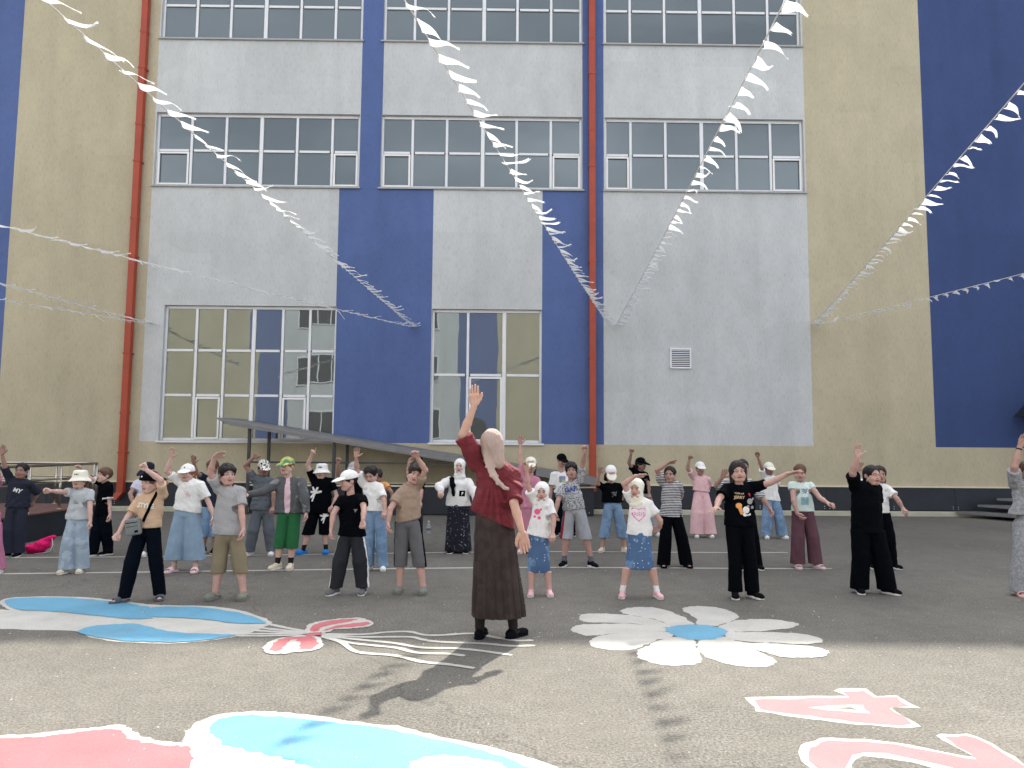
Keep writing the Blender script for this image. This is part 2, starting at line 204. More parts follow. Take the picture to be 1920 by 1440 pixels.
# outlines of the painted markings, in metres on the ground
PAINT = {
 'balloons': {'polys': [('white_paint', 'white', 1, [(-4.998, 6.547), (-4.951, 6.789), (-4.716, 6.903), (-4.371, 6.89), (-3.942, 6.813), (-3.378, 6.611), (-3.037, 6.606), (-3.233, 7.092), (-2.965, 7.122), (-2.703, 7.09), (-2.396, 6.924), (-2.15, 6.715), (-1.994, 6.517), (-1.952, 6.409), (-1.983, 6.297), (-2.03, 6.091), (-2.108, 5.994), (-2.161, 5.95), (-2.288, 5.852), (-2.465, 5.791), (-2.668, 5.793), (-2.963, 5.844), (-3.234, 5.967), (-3.442, 6.136), (-3.858, 6.186), (-4.251, 6.237), (-4.633, 6.363)]), ('white_paint', 'white', 1, [(-4.745, 7.171), (-4.811, 7.332), (-4.81, 7.434), (-4.61, 7.5), (-4.257, 7.492), (-3.941, 7.423), (-3.635, 7.297), (-3.229, 7.084), (-3.111, 6.798), (-3.122, 6.59), (-3.364, 6.585), (-3.926, 6.785), (-4.353, 6.861), (-4.464, 6.91), (-4.617, 7.041)]), ('white_paint', 'white', 0, [(-3.539, 7.243), (-3.218, 7.131), (-3.002, 6.872), (-2.845, 6.453), (-3.112, 6.447), (-3.382, 6.863)]), ('blue_balloon', 'blue', 1, [(-4.727, 7.212), (-4.772, 7.375), (-4.578, 7.449), (-4.222, 7.433), (-3.891, 7.332), (-3.639, 7.24), (-3.363, 7.089), (-3.261, 7.03), (-3.265, 6.902), (-3.216, 6.795), (-3.037, 6.606), (-3.166, 6.556), (-3.381, 6.618), (-3.642, 6.701), (-3.942, 6.813), (-4.212, 6.864), (-4.376, 6.897), (-4.537, 7.02)]), ('blue_balloon', 'blue', 1, [(-3.237, 7.03), (-3.02, 7.059), (-2.761, 7.027), (-2.463, 6.885), (-2.2, 6.679), (-2.024, 6.471), (-2.023, 6.42), (-2.216, 6.416), (-2.483, 6.526), (-2.748, 6.612), (-3.022, 6.64), (-3.173, 6.761), (-3.257, 6.903)]), ('blue_balloon', 'blue', 1, [(-3.414, 6.137), (-3.389, 6.297), (-3.251, 6.368), (-3.052, 6.385), (-2.869, 6.248), (-2.637, 6.118), (-2.374, 6.067), (-2.133, 6.044), (-2.172, 5.977), (-2.301, 5.883), (-2.477, 5.817), (-2.68, 5.818), (-2.976, 5.87), (-3.216, 5.983)])], 'strokes': [{'w': 0.05, 'p': [(-1.997, 6.433), (-1.808, 6.301), (-1.598, 6.174)]}, {'w': 0.05, 'p': [(-2.11, 6.325), (-1.843, 6.222), (-1.589, 6.14)]}, {'w': 0.05, 'p': [(-2.069, 6.206), (-1.822, 6.152), (-1.583, 6.117)]}, {'w': 0.05, 'p': [(-2.136, 6.072), (-1.887, 6.088), (-1.578, 6.1)]}, {'w': 0.05, 'p': [(-2.102, 6.016), (-1.866, 6.021), (-1.594, 6.054)]}, {'w': 0.048, 'p': [(-1.447, 6.086), (-1.119, 6.081), (-0.946, 6.153), (-0.762, 6.174), (-0.636, 6.079), (-0.507, 6.065), (-0.254, 6.127), (-0.123, 6.056), (-0.024, 5.981), (0.115, 5.913), (0.241, 5.926)]}, {'w': 0.048, 'p': [(-1.44, 6.058), (-1.103, 5.998), (-0.74, 6.005), (-0.634, 5.936), (-0.489, 5.865), (-0.145, 5.819), (0.059, 5.757), (0.248, 5.771)]}, {'w': 0.048, 'p': [(-1.434, 6.035), (-1.116, 5.916), (-0.825, 5.817), (-0.607, 5.695), (-0.34, 5.675), (-0.139, 5.606), (0.07, 5.502)]}, {'w': 0.048, 'p': [(-1.43, 6.019), (-1.165, 5.821), (-0.947, 5.738), (-0.778, 5.677), (-0.617, 5.551), (-0.396, 5.531), (-0.27, 5.478)]}, {'w': 0.048, 'p': [(-1.426, 6.002), (-1.236, 5.835), (-1.06, 5.566), (-0.775, 5.479), (-0.566, 5.327), (-0.376, 5.267), (-0.188, 5.179)]}]},
 'bow': {'polys': [('white_paint', 'white', 1, [(-1.585, 6.1), (-1.617, 6.245), (-1.629, 6.348), (-1.604, 6.48), (-1.464, 6.595), (-1.29, 6.653), (-1.187, 6.601), (-1.114, 6.491), (-1.101, 6.378), (-1.161, 6.302), (-1.257, 6.264), (-1.378, 6.22), (-1.437, 6.103)]), ('white_paint', 'white', 1, [(-1.59, 6.038), (-1.451, 5.991), (-1.376, 5.807), (-1.354, 5.681), (-1.402, 5.584), (-1.509, 5.549), (-1.611, 5.501), (-1.696, 5.509), (-1.758, 5.601), (-1.784, 5.723), (-1.779, 5.877), (-1.71, 5.969)]), ('pink_ribbon', 'pink', 1, [(-1.554, 6.158), (-1.585, 6.336), (-1.553, 6.456), (-1.441, 6.562), (-1.29, 6.612), (-1.258, 6.566), (-1.37, 6.447), (-1.457, 6.37), (-1.494, 6.277), (-1.505, 6.176)]), ('pink_ribbon', 'pink', 1, [(-1.458, 6.189), (-1.425, 6.297), (-1.304, 6.423), (-1.167, 6.49), (-1.127, 6.44), (-1.17, 6.345), (-1.307, 6.293), (-1.385, 6.25), (-1.429, 6.19)]), ('pink_ribbon', 'pink', 1, [(-1.59, 5.988), (-1.493, 5.99), (-1.429, 5.857), (-1.393, 5.73), (-1.418, 5.646), (-1.499, 5.63), (-1.531, 5.753), (-1.593, 5.896), (-1.634, 5.896), (-1.641, 5.827), (-1.637, 5.676), (-1.641, 5.58), (-1.692, 5.579), (-1.729, 5.675), (-1.743, 5.825), (-1.704, 5.948)]), ('pink_knot', 'pink', 0, [(-1.573, 6.055), (-1.554, 6.117), (-1.465, 6.131), (-1.444, 6.086), (-1.447, 6.029), (-1.552, 6.0)])], 'strokes': []},
 'daisy': {'polys': [('petal', 'white', 1, [(1.084, 6.978), (1.149, 7.097), (1.292, 7.168), (1.444, 7.135), (1.56, 6.949), (1.618, 6.765), (1.639, 6.554), (1.63, 6.468), (1.435, 6.4), (1.365, 6.626), (1.222, 6.783), (1.113, 6.881)]), ('petal', 'white', 1, [(0.676, 6.716), (0.709, 6.826), (0.823, 6.885), (0.985, 6.872), (1.154, 6.82), (1.262, 6.73), (1.362, 6.615), (1.435, 6.4), (1.381, 6.365), (1.146, 6.493), (0.935, 6.523), (0.745, 6.534), (0.681, 6.621)]), ('petal', 'white', 1, [(0.565, 6.295), (0.612, 6.407), (0.737, 6.469), (0.931, 6.493), (1.144, 6.483), (1.377, 6.35), (1.346, 6.232), (0.88, 6.141), (0.761, 6.094), (0.671, 6.083), (0.6, 6.162)]), ('petal', 'white', 1, [(0.674, 5.851), (0.695, 5.955), (0.769, 6.063), (0.879, 6.132), (1.338, 6.223), (1.376, 6.088), (1.227, 5.965), (1.086, 5.798), (0.98, 5.679), (0.871, 5.647), (0.771, 5.675), (0.687, 5.751)]), ('petal', 'white', 1, [(0.979, 5.53), (1.015, 5.642), (1.118, 5.799), (1.265, 5.987), (1.39, 6.054), (1.486, 5.991), (1.506, 5.907), (1.46, 5.688), (1.43, 5.431), (1.368, 5.328), (1.258, 5.276), (1.141, 5.274), (1.041, 5.356), (0.988, 5.441)]), ('petal', 'white', 1, [(1.532, 5.929), (1.619, 5.994), (1.794, 6.062), (1.828, 5.852), (1.897, 5.676), (1.942, 5.511), (1.956, 5.423), (1.913, 5.32), (1.811, 5.252), (1.675, 5.25), (1.565, 5.331), (1.485, 5.467), (1.463, 5.612), (1.484, 5.766)]), ('petal', 'white', 1, [(1.676, 6.555), (1.72, 6.687), (1.685, 6.934), (1.692, 7.081), (1.757, 7.174), (1.915, 7.221), (2.051, 7.138), (2.119, 6.974), (2.116, 6.76), (2.041, 6.641), (1.904, 6.509), (1.807, 6.423), (1.666, 6.469)]), ('petal', 'white', 1, [(1.823, 6.394), (1.897, 6.484), (2.033, 6.615), (2.241, 6.688), (2.416, 6.66), (2.53, 6.574), (2.542, 6.488), (2.44, 6.373), (2.216, 6.273), (2.042, 6.237), (1.862, 6.252)]), ('petal', 'white', 1, [(1.851, 6.235), (1.921, 6.221), (2.081, 6.22), (2.286, 6.204), (2.445, 6.168), (2.524, 6.064), (2.523, 5.944), (2.419, 5.871), (2.27, 5.851), (2.096, 5.882), (1.895, 5.914), (1.795, 6.05)]), ('petal', 'white', 1, [(1.774, 5.98), (1.794, 5.816), (1.916, 5.666), (1.985, 5.547), (2.071, 5.482), (2.209, 5.473), (2.332, 5.506), (2.41, 5.586), (2.433, 5.688), (2.362, 5.792), (2.207, 5.836), (2.088, 5.86), (1.887, 5.887)]), ('flower_centre', 'blue', 1, [(1.361, 6.303), (1.435, 6.4), (1.57, 6.467), (1.721, 6.455), (1.808, 6.384), (1.855, 6.266), (1.846, 6.197), (1.742, 6.039), (1.622, 5.964), (1.5, 5.962), (1.419, 6.033), (1.371, 6.164)])], 'strokes': []},
 'four': {'polys': [('white_outline', 'white', 0, [(1.479, 4.607), (1.522, 4.626), (1.792, 4.638), (2.075, 4.655), (2.106, 4.661), (2.087, 4.753), (2.128, 4.791), (2.305, 4.785), (2.298, 4.658), (2.428, 4.66), (2.439, 4.455), (2.295, 4.443), (2.272, 4.423), (2.281, 4.167), (2.217, 4.141), (2.016, 4.165), (1.728, 4.262), (1.464, 4.377)]), ('pink_fill', 'pink', 0, [(1.509, 4.588), (1.776, 4.597), (2.1, 4.634), (2.112, 4.745), (2.268, 4.747), (2.278, 4.636), (2.402, 4.626), (2.396, 4.475), (2.269, 4.443), (2.258, 4.2), (2.188, 4.177), (2.016, 4.198), (1.744, 4.302), (1.499, 4.414)]), ('white_outline', 'white', 0, [(1.798, 4.442), (1.904, 4.474), (2.125, 4.492), (2.098, 4.36), (2.03, 4.367), (1.904, 4.394)]), ('bare_centre', 'asphalt', 0, [(1.896, 4.436), (2.05, 4.463), (2.066, 4.396)])], 'strokes': []},
 'two': {'polys': [('white_outline', 'white', 0, [(1.486, 3.802), (1.529, 3.895), (1.564, 3.934), (1.604, 3.963), (1.659, 3.984), (1.727, 3.994), (1.883, 3.976), (2.02, 3.938), (2.138, 3.872), (2.274, 3.781), (2.319, 3.758), (2.296, 4.03), (2.334, 4.047), (2.469, 4.059), (2.505, 4.002), (2.53, 3.829), (2.509, 3.54), (2.37, 3.306), (2.108, 3.305), (2.11, 3.585), (1.995, 3.683), (1.881, 3.743), (1.778, 3.759), (1.717, 3.724), (1.658, 3.614), (1.59, 3.443), (1.489, 3.442), (1.452, 3.564), (1.46, 3.696)]), ('pink_fill', 'pink', 0, [(1.528, 3.802), (1.56, 3.857), (1.591, 3.895), (1.638, 3.934), (1.694, 3.954), (1.869, 3.946), (2.005, 3.909), (2.122, 3.844), (2.259, 3.758), (2.326, 3.741), (2.324, 4.016), (2.446, 4.034), (2.483, 3.991), (2.509, 3.819), (2.476, 3.525), (2.344, 3.306), (2.135, 3.305), (2.147, 3.634), (2.022, 3.731), (1.906, 3.793), (1.802, 3.808), (1.72, 3.777), (1.661, 3.697), (1.563, 3.443), (1.516, 3.457), (1.494, 3.58), (1.493, 3.696)])], 'strokes': []},
 'figure': {'polys': [('white_outline', 'white', 1, [(-2.936, 3.965), (-2.592, 3.991), (-2.426, 4.017), (-2.267, 4.06), (-2.145, 4.111), (-2.062, 4.132), (-1.986, 4.095), (-1.874, 3.998), (-1.759, 3.929), (-1.632, 3.908), (-1.62, 3.931), (-1.64, 3.989), (-1.663, 4.086), (-1.648, 4.188), (-1.593, 4.296), (-1.5, 4.339), (-1.507, 4.331), (-1.363, 4.349), (-1.205, 4.323), (-0.99, 4.262), (-0.779, 4.192), (-0.577, 4.135), (-0.424, 4.049), (-0.23, 3.944), (-0.046, 3.844), (0.128, 3.728), (0.252, 3.639), (0.37, 3.49), (0.381, 3.303), (-0.371, 3.236), (-1.115, 3.247), (-1.646, 3.244), (-2.306, 3.24), (-2.712, 3.468)]), ('blue_fill', 'blue', 1, [(-1.55, 4.087), (-1.571, 4.189), (-1.519, 4.256), (-1.414, 4.293), (-1.342, 4.285), (-1.186, 4.26), (-1.027, 4.213), (-0.821, 4.158), (-0.62, 4.101), (-0.419, 4.0), (-0.227, 3.891), (-0.045, 3.783), (0.101, 3.657), (0.196, 3.543), (0.159, 3.435), (0.097, 3.506), (0.033, 3.618), (-0.052, 3.696), (-0.174, 3.747), (-0.305, 3.76), (-0.396, 3.724), (-0.435, 3.653), (-0.428, 3.539), (-0.558, 3.465), (-0.725, 3.5), (-0.888, 3.601), (-0.973, 3.669), (-1.075, 3.729), (-1.224, 3.79), (-1.331, 3.843), (-1.409, 3.887), (-1.494, 3.99)]), ('pink_fill', 'pink', 1, [(-2.901, 3.919), (-2.561, 3.945), (-2.396, 3.97), (-2.243, 4.019), (-2.123, 4.069), (-2.055, 4.082), (-1.983, 4.033), (-1.89, 3.94), (-1.787, 3.895), (-1.657, 3.863), (-1.568, 3.852), (-1.51, 3.767), (-1.472, 3.685), (-1.452, 3.568), (-1.508, 3.424), (-2.413, 3.384), (-2.735, 3.597)])], 'strokes': []}}
LINES = [{'w': 0.07, 'p': [(-6.154, 8.73), (-5.82, 8.778), (-4.366, 8.939), (-3.097, 9.099), (-1.436, 9.297), (0.245, 9.461), (1.526, 9.487), (3.249, 9.488), (4.179, 9.522)]}, {'w': 0.07, 'p': [(-7.013, 9.928), (-6.344, 10.022), (-5.026, 10.153), (-3.399, 10.37), (-1.638, 10.627), (-0.812, 10.743), (0.692, 10.901), (1.392, 10.921), (2.223, 10.913), (3.237, 10.919), (4.165, 10.96)]}]
# ================================================================ THE SETTING
D = 17.3                      # distance of the facade
ROOF = 13.25
m = MB(); m.add([(-400, -400, 0), (400, -400, 0), (400, 400, 0), (-400, 400, 0)], [(0, 1, 2, 3)])
g = m.build('ground', 'asphalt'); tag(g, kind='structure')
m = MB(); m.box(-48, 48, 17.05, 17.299, -.05, .10); a = m.build('kerb', 'concrete', bevel=.01); tag(a, kind='structure')
# ---- school building: coloured facade panels cut round the window openings
SB = thing('school_building', 'long school facade of beige, grey and blue plaster panels behind the children', 'building', (0, D, 0))
UP = [(-8.44, -3.55), (-3.03, 1.82), (2.37, 7.2)]
OPEN = [(a, b, 7.69, 9.5) for a, b in UP]+[(a, b, 11.37, 13.05) for a, b in UP]+[(-8.03, -3.98, 1.6, 4.79), (-1.73, .87, 1.6, 4.76)]
def paint_of(x, z):
    if z < 1.585: return 'plaster_beige'
    if x < -11.77: return 'plaster_blue'
    if x < -8.47: return 'plaster_beige'
    if x > 10.12: return 'plaster_deep_blue'
    if x > 7.24: return 'plaster_beige'
    if z > 7.665:
        return 'plaster_blue' if (-3.535 < x < -3.01 or 1.83 < x < 2.345) else 'plaster_grey'
    return 'plaster_blue' if (-4.0 < x < -1.74 or .87 < x < 2.33) else 'plaster_grey'
xs = sorted({-48, -11.77, -8.47, 10.12, 7.24, -3.535, -3.01, 1.83, 2.345, -4.0, -1.74, .87, 2.33, 48, *[v for o in OPEN for v in o[:2]]})
zs = sorted({.66, 1.585, 7.665, ROOF, *[v for o in OPEN for v in o[2:]]})
panels = {}
for i in range(len(xs)-1):
    for j in range(len(zs)-1):
        cx, cz = (xs[i]+xs[i+1])/2, (zs[j]+zs[j+1])/2
        if any(o[0] < cx < o[1] and o[2] < cz < o[3] for o in OPEN): continue
        p = panels.setdefault(paint_of(cx, cz), MB())
        p.add([(xs[i], 0, zs[j]), (xs[i+1], 0, zs[j]), (xs[i+1], 0, zs[j+1]), (xs[i], 0, zs[j+1])], [(0, 1, 2, 3)])
RV = .16
for (x0, x1, z0, z1) in OPEN:     # reveals take the colour of the panel over the opening
    p = panels[paint_of((x0+x1)/2, z1+.05)]
    p.add([(x0, 0, z0), (x0, RV, z0), (x0, RV, z1), (x0, 0, z1)], [(0, 3, 2, 1)]); p.add([(x1, 0, z0), (x1, RV, z0), (x1, RV, z1), (x1, 0, z1)], [(0, 1, 2, 3)])
    p.add([(x0, 0, z1), (x0, RV, z1), (x1, RV, z1), (x1, 0, z1)], [(0, 3, 2, 1)]); p.add([(x0, 0, z0), (x0, RV, z0), (x1, RV, z0), (x1, 0, z0)], [(0, 1, 2, 3)])
for k, p in panels.items(): p.build({'plaster_beige': 'beige_wall', 'plaster_grey': 'grey_wall', 'plaster_blue': 'blue_wall', 'plaster_deep_blue': 'deep_blue_wall'}[k], k, SB)
m = MB(); m.box(-48, 48, .35, 11.9, 0, ROOF-.3); m.box(-48, 48, .003, .34, ROOF+.001, ROOF+.3); m.build('roof_block', 'plinth_dark', SB)
m = MB(); m.box(-48.1, 48.1, -.22, 12.1, ROOF+.301, ROOF+.36); m.build('roof_edge', 'roof_metal', SB)
m = MB()
for i in range(-12, 13):
    m.box(i*1.5+.001, i*1.5+1.494, -.045, .02, .12, .64)
m.build('plinth', 'plinth_dark', SB)
m = MB(); m.box(-48, 48, -.07, .02, .641, .672); m.build('plinth_cap', 'plinth_cap', SB, bevel=.004)
m = MB(); m.tube([(0, 0, 0), (0, -.011, 0)], .011, 6); bolt0 = m.build('fixing_bolt', 'bolt', SB); first = True
for i in range(-6, 8):
    for dx in (-.06, .06):
        for dz in (.15, .2):
            if not first: bolt0 = bolt0.copy(); COL.objects.link(bolt0)
            bolt0.location = (i*1.5+dx, -.044, dz); first = False
def window(x0, x1, z0, z1, cols, rows, sashes, glass, sill=.045):
    'frame, panes, sill and opening sashes of one window; cols/rows are the mullion centres'
    fy = RV-.07
    f = MB(); t = .029; zr = [z0]+rows+[z1]; xc = [x0]+cols+[x1]
    f.box(x0+.002, x0+.052, fy, fy+.06, z0+.002, z1-.002); f.box(x1-.052, x1-.002, fy, fy+.06, z0+.002, z1-.002)
    f.box(x0+.06, x1-.06, fy+.001, fy+.061, z0+.002, z0+.07); f.box(x0+.06, x1-.06, fy+.001, fy+.061, z1-.07, z1-.002)
    for i, c in enumerate(cols):
        w = t*(1.5 if i == len(cols)//2 else 1)
        f.box(c-w, c+w, fy-.004, fy+.058, z0+.07, z1-.07)
    for i in range(len(xc)-1):
        for r in rows: f.box(xc[i]+.061, xc[i+1]-.061, fy-.002, fy+.056, r-t, r+t); 
    fr = f.build('window', 'white_frame', SB, bevel=.004)
    # fill the gap where the horizontal bars stop at the mullions
    g_ = MB()
    for i in range(len(xc)-1):
        for j in range(len(zr)-1):
            a, b, c, d = xc[i]+.02, xc[i+1]-.02, zr[j]+.02, zr[j+1]-.02
            tx, tz = random.uniform(-.0022, .0022), random.uniform(-.002, .002); g_.add([(a, fy+.03-tx-tz, c), (b, fy+.03+tx-tz, c), (b, fy+.03+tx+tz, d), (a, fy+.03-tx+tz, d)], [(0, 1, 2, 3)])
    g_.build('pane', glass, fr)
    for (i, j) in sashes:
        a, b, c, d = xc[i]+.045, xc[i+1]-.045, zr[j]+.045, zr[j+1]-.045; s = MB(); y = fy-.02
        s.box(a, a+.042, y, y+.04, c, d); s.box(b-.042, b, y, y+.04, c, d); s.box(a+.042, b-.042, y+.001, y+.039, c, c+.042); s.box(a+.042, b-.042, y+.001, y+.039, d-.042, d)
        s.build('sash', 'sash', fr, bevel=.004)
    s = MB(); s.box(x0-.05, x1+.05, -sill, fy, z0-.018, z0+.0); s.box(x0-.05, x1+.05, -sill-.002, -sill+.008, z0-.04, z0-.019); s.build('sill', 'sill_metal' if glass == 'upper_glass' else 'white_frame', fr)
for z0, z1, zm, sa in ((7.69, 9.5, 8.59, 1), (11.37, 13.05, 12.26, 0)):
    for (x0, x1), cs in zip(UP, ([-7.61, -6.78, -5.93, -5.07, -4.22], [-2.28, -1.45, -.58, .24, 1.07], [3.01, 3.86, 4.74, 5.59, 6.42])):
        window(x0, x1, z0, z1, cs, [zm], [(0, 0), (5, 0)] if sa else [], 'upper_glass')
window(-8.03, -3.98, 1.6, 4.79, [-7.29, -6.63, -5.94, -5.26, -4.62], [2.67, 3.73], [(1, 0), (4, 0)], 'window_glass', .05)
window(-1.73, .87, 1.6, 4.76, [-.88, -.02], [3.2], [(1, 0)], 'window_glass', .05)
# ---- red downpipes
for x, lab in ((-8.77, 'red square downpipe on the beige wall to the left of the windows'), (2.05, 'red square downpipe on the blue strip right of the teacher')):
    t = thing('downpipe', lab, 'drainpipe', (x, D, 0), 'red rainwater downpipes'); m = MB(); hw = .075
    zb = .42 if x < 0 else .5
    m.box(-hw, hw, -.19, -.05, zb, ROOF); 
    if x < 0:
        m.add([(-hw, -.05, zb), (hw, -.05, zb), (hw, -.19, zb), (-hw, -.19, zb), (-hw-.16, -.10, zb-.14), (hw-.12, -.10, zb-.18), (hw-.12, -.24, zb-.18), (-hw-.16, -.24, zb-.14)], [(0, 1, 5, 4), (1, 2, 6, 5), (2, 3, 7, 6), (3, 0, 4, 7)])
    m.build('pipe', 'red_pipe', t, bevel=.008)
    for z in (1.3, 3.6, 5.9, 8.2, 10.5, 12.8):
        m = MB(); m.box(-hw-.012, hw+.012, -.2, -.002, z, z+.035); m.build('bracket', 'red_pipe', t)
        m = MB(); m.box(-hw-.006, hw+.006, -.196, -.044, z+.9, z+.96); m.build('collar', 'red_pipe', t)
# ---- louvre vent
t = thing('vent_grille', 'small square white louvred vent on the grey wall', 'vent', (4.14, D, 3.39))
m = MB(); m.box(-.245, .245, -.02, -.003, 0, .475); m.build('backing', 'vent_dark', t)
m = MB(); m.box(-.25, -.215, -.045, -.001, -.005, .48); m.box(.215, .25, -.045, -.001, -.005, .48); m.box(-.215, .215, -.044, -.001, .44, .48); m.box(-.215, .215, -.044, -.001, -.005, .035); m.build('frame', 'white_frame', t)
m = MB()
for i in range(9):
    z = .06+i*.043; m.add([(-.214, -.04, z), (.214, -.04, z), (.214, -.022, z+.022), (-.214, -.022, z+.022)], [(0, 1, 2, 3)])
m.build('slats', 'white_frame', t)
# ---- sloping roof over the cellar stairs
t = thing('stair_canopy', 'long grey metal roof sloping down to the right over the cellar stairs under the windows', 'canopy', (0, 0, 0))
zc = lambda x: 2.02-(x+5.95)*.1525
X0, X1, Y0, Y1 = -6.3, 2.05, 16.3, 17.24
m = MB(); m.add([(X0, Y0, zc(X0)), (X1, Y0, zc(X1)), (X1, Y1, zc(X1)+.03), (X0, Y1, zc(X0)+.03), (X0, Y0, zc(X0)+.035), (X1, Y0, zc(X1)+.035), (X1, Y1, zc(X1)+.065), (X0, Y1, zc(X0)+.065)],
    [(0, 3, 2, 1), (4, 5, 6, 7), (0, 1, 5, 4), (1, 2, 6, 5), (2, 3, 7, 6), (3, 0, 4, 7)]); m.build('roof', 'canopy_metal', t)
m = MB(); m.add([(X0+.3, Y0-.012, zc(X0+.3)-.09), (X1, Y0-.012, zc(X1)-.12), (X1, Y0-.002, zc(X1)+.045), (X0, Y0-.002, zc(X0)+.04), (X0, Y0-.012, zc(X0)-.0)], [(0, 1, 2, 3, 4)]); m.build('fascia', 'canopy_metal', t)
m = MB(); m.add([(X0+.1, Y0+.05, zc(X0+.1)-.07), (X1, Y0+.05, zc(X1)-.07), (X1, Y0+.05, zc(X1)-.01), (X0+.1, Y0+.05, zc(X0+.1)-.01)], [(0, 1, 2, 3)]); m.build('beam', 'dark_metal', t)
for x, y in ((-5.62, 16.42), (-5.4, 17.1), (-3.75, 16.42), (-3.6, 17.1), (-1.85, 16.42), (-1.9, 17.1), (.35, 16.42)):
    m = MB(); m.box(x-.03, x+.03, y-.03, y+.03, 0, zc(x)-.005); m.build('post', 'dark_metal', t)
m = MB(); m.box(-5.6, -1.2, 16.40, 16.43, 1.12, 1.16); m.build('rail', 'dark_metal', t)
t = thing('cellar_wall', 'dark clad low wall with bolts enclosing the cellar stairs, its end at the right downpipe', 'wall', (0, 0, 0))
m = MB()
for i in range(5): m.box(-5.6+i*1.52, -5.6+i*1.52+1.514, 16.5, 16.6, .02, .62)
m.box(1.9, 2.0, 16.61, 17.22, .02, .62); m.build('cladding', 'plinth_dark', t)
m = MB(); m.box(-5.62, 2.03, 16.47, 16.63, .621, .65); m.build('coping', 'plinth_cap', t)
for i in range(6):
    for dx in (-.06, .06):
        m = MB(); m.tube([(-5.55+i*1.5+dx, 16.5, .08), (-5.55+i*1.5+dx, 16.489, .08)], .012, 6); m.build('fixing_bolt', 'bolt', t)
# ---- ramp with steel railings at the left
t = thing('access_ramp', 'dark sided access ramp with a reddish brown floor at the left edge', 'ramp', (-7.27, 12, 0))
m = MB(); m.box(-5, 0, -4, 1.6, 0, .40); m.build('side', 'plinth_dark', t)
m = MB(); m.box(-5, .02, -4, 1.62, .401, .43); m.build('floor', 'ramp_floor', t, bevel=.005)
def railing(name, lab, p0, p1, posts, zb=.43):
    t = thing(name, lab, 'railing', p0, 'steel railings on the ramp'); dx, dy = p1[0]-p0[0], p1[1]-p0[1]
    m = MB(); m.tube([(0, 0, zb+.73), (dx, dy, zb+.73)], .024, 10); m.build('top_rail', 'steel', t, smooth=True)
    for z in (.44, .50):
        m = MB(); m.tube([(0, 0, zb+z), (dx, dy, zb+z)], .015, 8); m.build('middle_rail', 'steel', t, smooth=True)
    for s in posts:
        m = MB(); m.tube([(dx*s, dy*s, zb), (dx*s, dy*s, zb+.72)], .021, 10); m.tube([(dx*s, dy*s, zb), (dx*s, dy*s, zb+.012)], .045, 12); m.build('post', 'steel', t, smooth=True)
railing('steel_railing', 'steel railing running towards the facade along the open side of the ramp', (-7.34, 8.1, 0), (-7.34, 13.5, 0), (0, .3, .65, .80, 1.0))
railing('steel_railing', 'steel railing across the far end of the ramp below the beige wall', (-11.9, 13.55, 0), (-7.42, 13.55, 0), (0, .3, .62, .85, 1))
# ---- entrance steps at the right with awning corner
t = thing('entrance_steps', 'dark metal steps rising to the right edge in front of the plinth', 'steps', (0, 0, 0))
for i, x in enumerate((10.35, 10.85, 11.3)):
    z = .13+i*.15
    m = MB(); m.add([(x, 17.0, z), (14.5, 17.0, z), (14.5, 15.2, z), (x+.95, 15.2, z), (x, 17.0, z-.05), (14.5, 17.0, z-.05), (14.5, 15.2, z-.05), (x+.95, 15.2, z-.05)], [(0, 3, 2, 1), (4, 5, 6, 7), (0, 1, 5, 4), (1, 2, 6, 5), (2, 3, 7, 6), (3, 0, 4, 7)]); m.build('tread', 'canopy_metal', t)
    m = MB(); m.box(x+1.35, 14.3, 15.42, 16.9, z-.13, z-.052); m.build('riser', 'plinth_dark', t)
t = thing('entrance_awning', 'dark pointed corner of an awning at the right edge below the blue panel', 'awning', (11.93, 16.4, 2.31))
m = MB(); m.add([(0, -.1, 0), (3, -.1, 0), (3, .8, 0), (0, .8, 0), (1.5, -.1, 1.5), (1.5, .8, 1.5)], [(0, 1, 4), (1, 2, 5, 4), (3, 5, 2), (0, 4, 5, 3), (0, 3, 2, 1)]); m.build('canopy', 'plinth_dark', t)
# ---- block on the other side of the yard: seen only as a reflection in the ground-floor glass, and it bounces light back
BB = thing('opposite_block', 'opposite school block across the yard, seen mirrored in the ground floor glass', 'building', (0, -13, 0))
segs = [(-40, -16.3, 'plaster_beige'), (-16.3, -14.2, 'plaster_blue'), (-14.2, -3.2, 'plaster_grey'), (-3.2, -.2, 'plaster_blue'), (-.2, 7, 'plaster_beige'), (7, 20, 'plaster_grey'), (20, 40, 'plaster_blue')]
for a, b, c in segs:
    m = MB(); m.box(a, b, -8, 0, 0, 13); m.build('wall_section', c, BB)
for x in (-33, -25, -13.2, -10.2, -7.1, 9, 13.5, 24):
    for z in (2.0, 5.6, 9.2):
        m = MB(); m.box(x, x+2.6, .005, .05, z, z+1.9); w = m.build('window', 'white_frame', BB)
        m = MB()
        for k in range(3): m.box(x+.08+k*.84, x+.84+k*.84, .052, .06, z+.08, z+1.82)
        m.build('pane', 'vent_dark', w)
m = MB(); a_ = [(-1.75+1.0*math.cos(k*math.pi/16), 2.45+1.05*math.sin(k*math.pi/16)) for k in range(17)]; pf = [(-.75, 0), *a_, (-2.75, 0)]
m.add([(x, .006, z) for x, z in pf]+[(x, .03, z) for x, z in pf], [tuple(range(len(pf), 2*len(pf)))]+[(i, (i+1) % len(pf), len(pf)+(i+1) % len(pf), len(pf)+i) for i in range(len(pf))]); m.build('arched_door', 'vent_dark', BB)
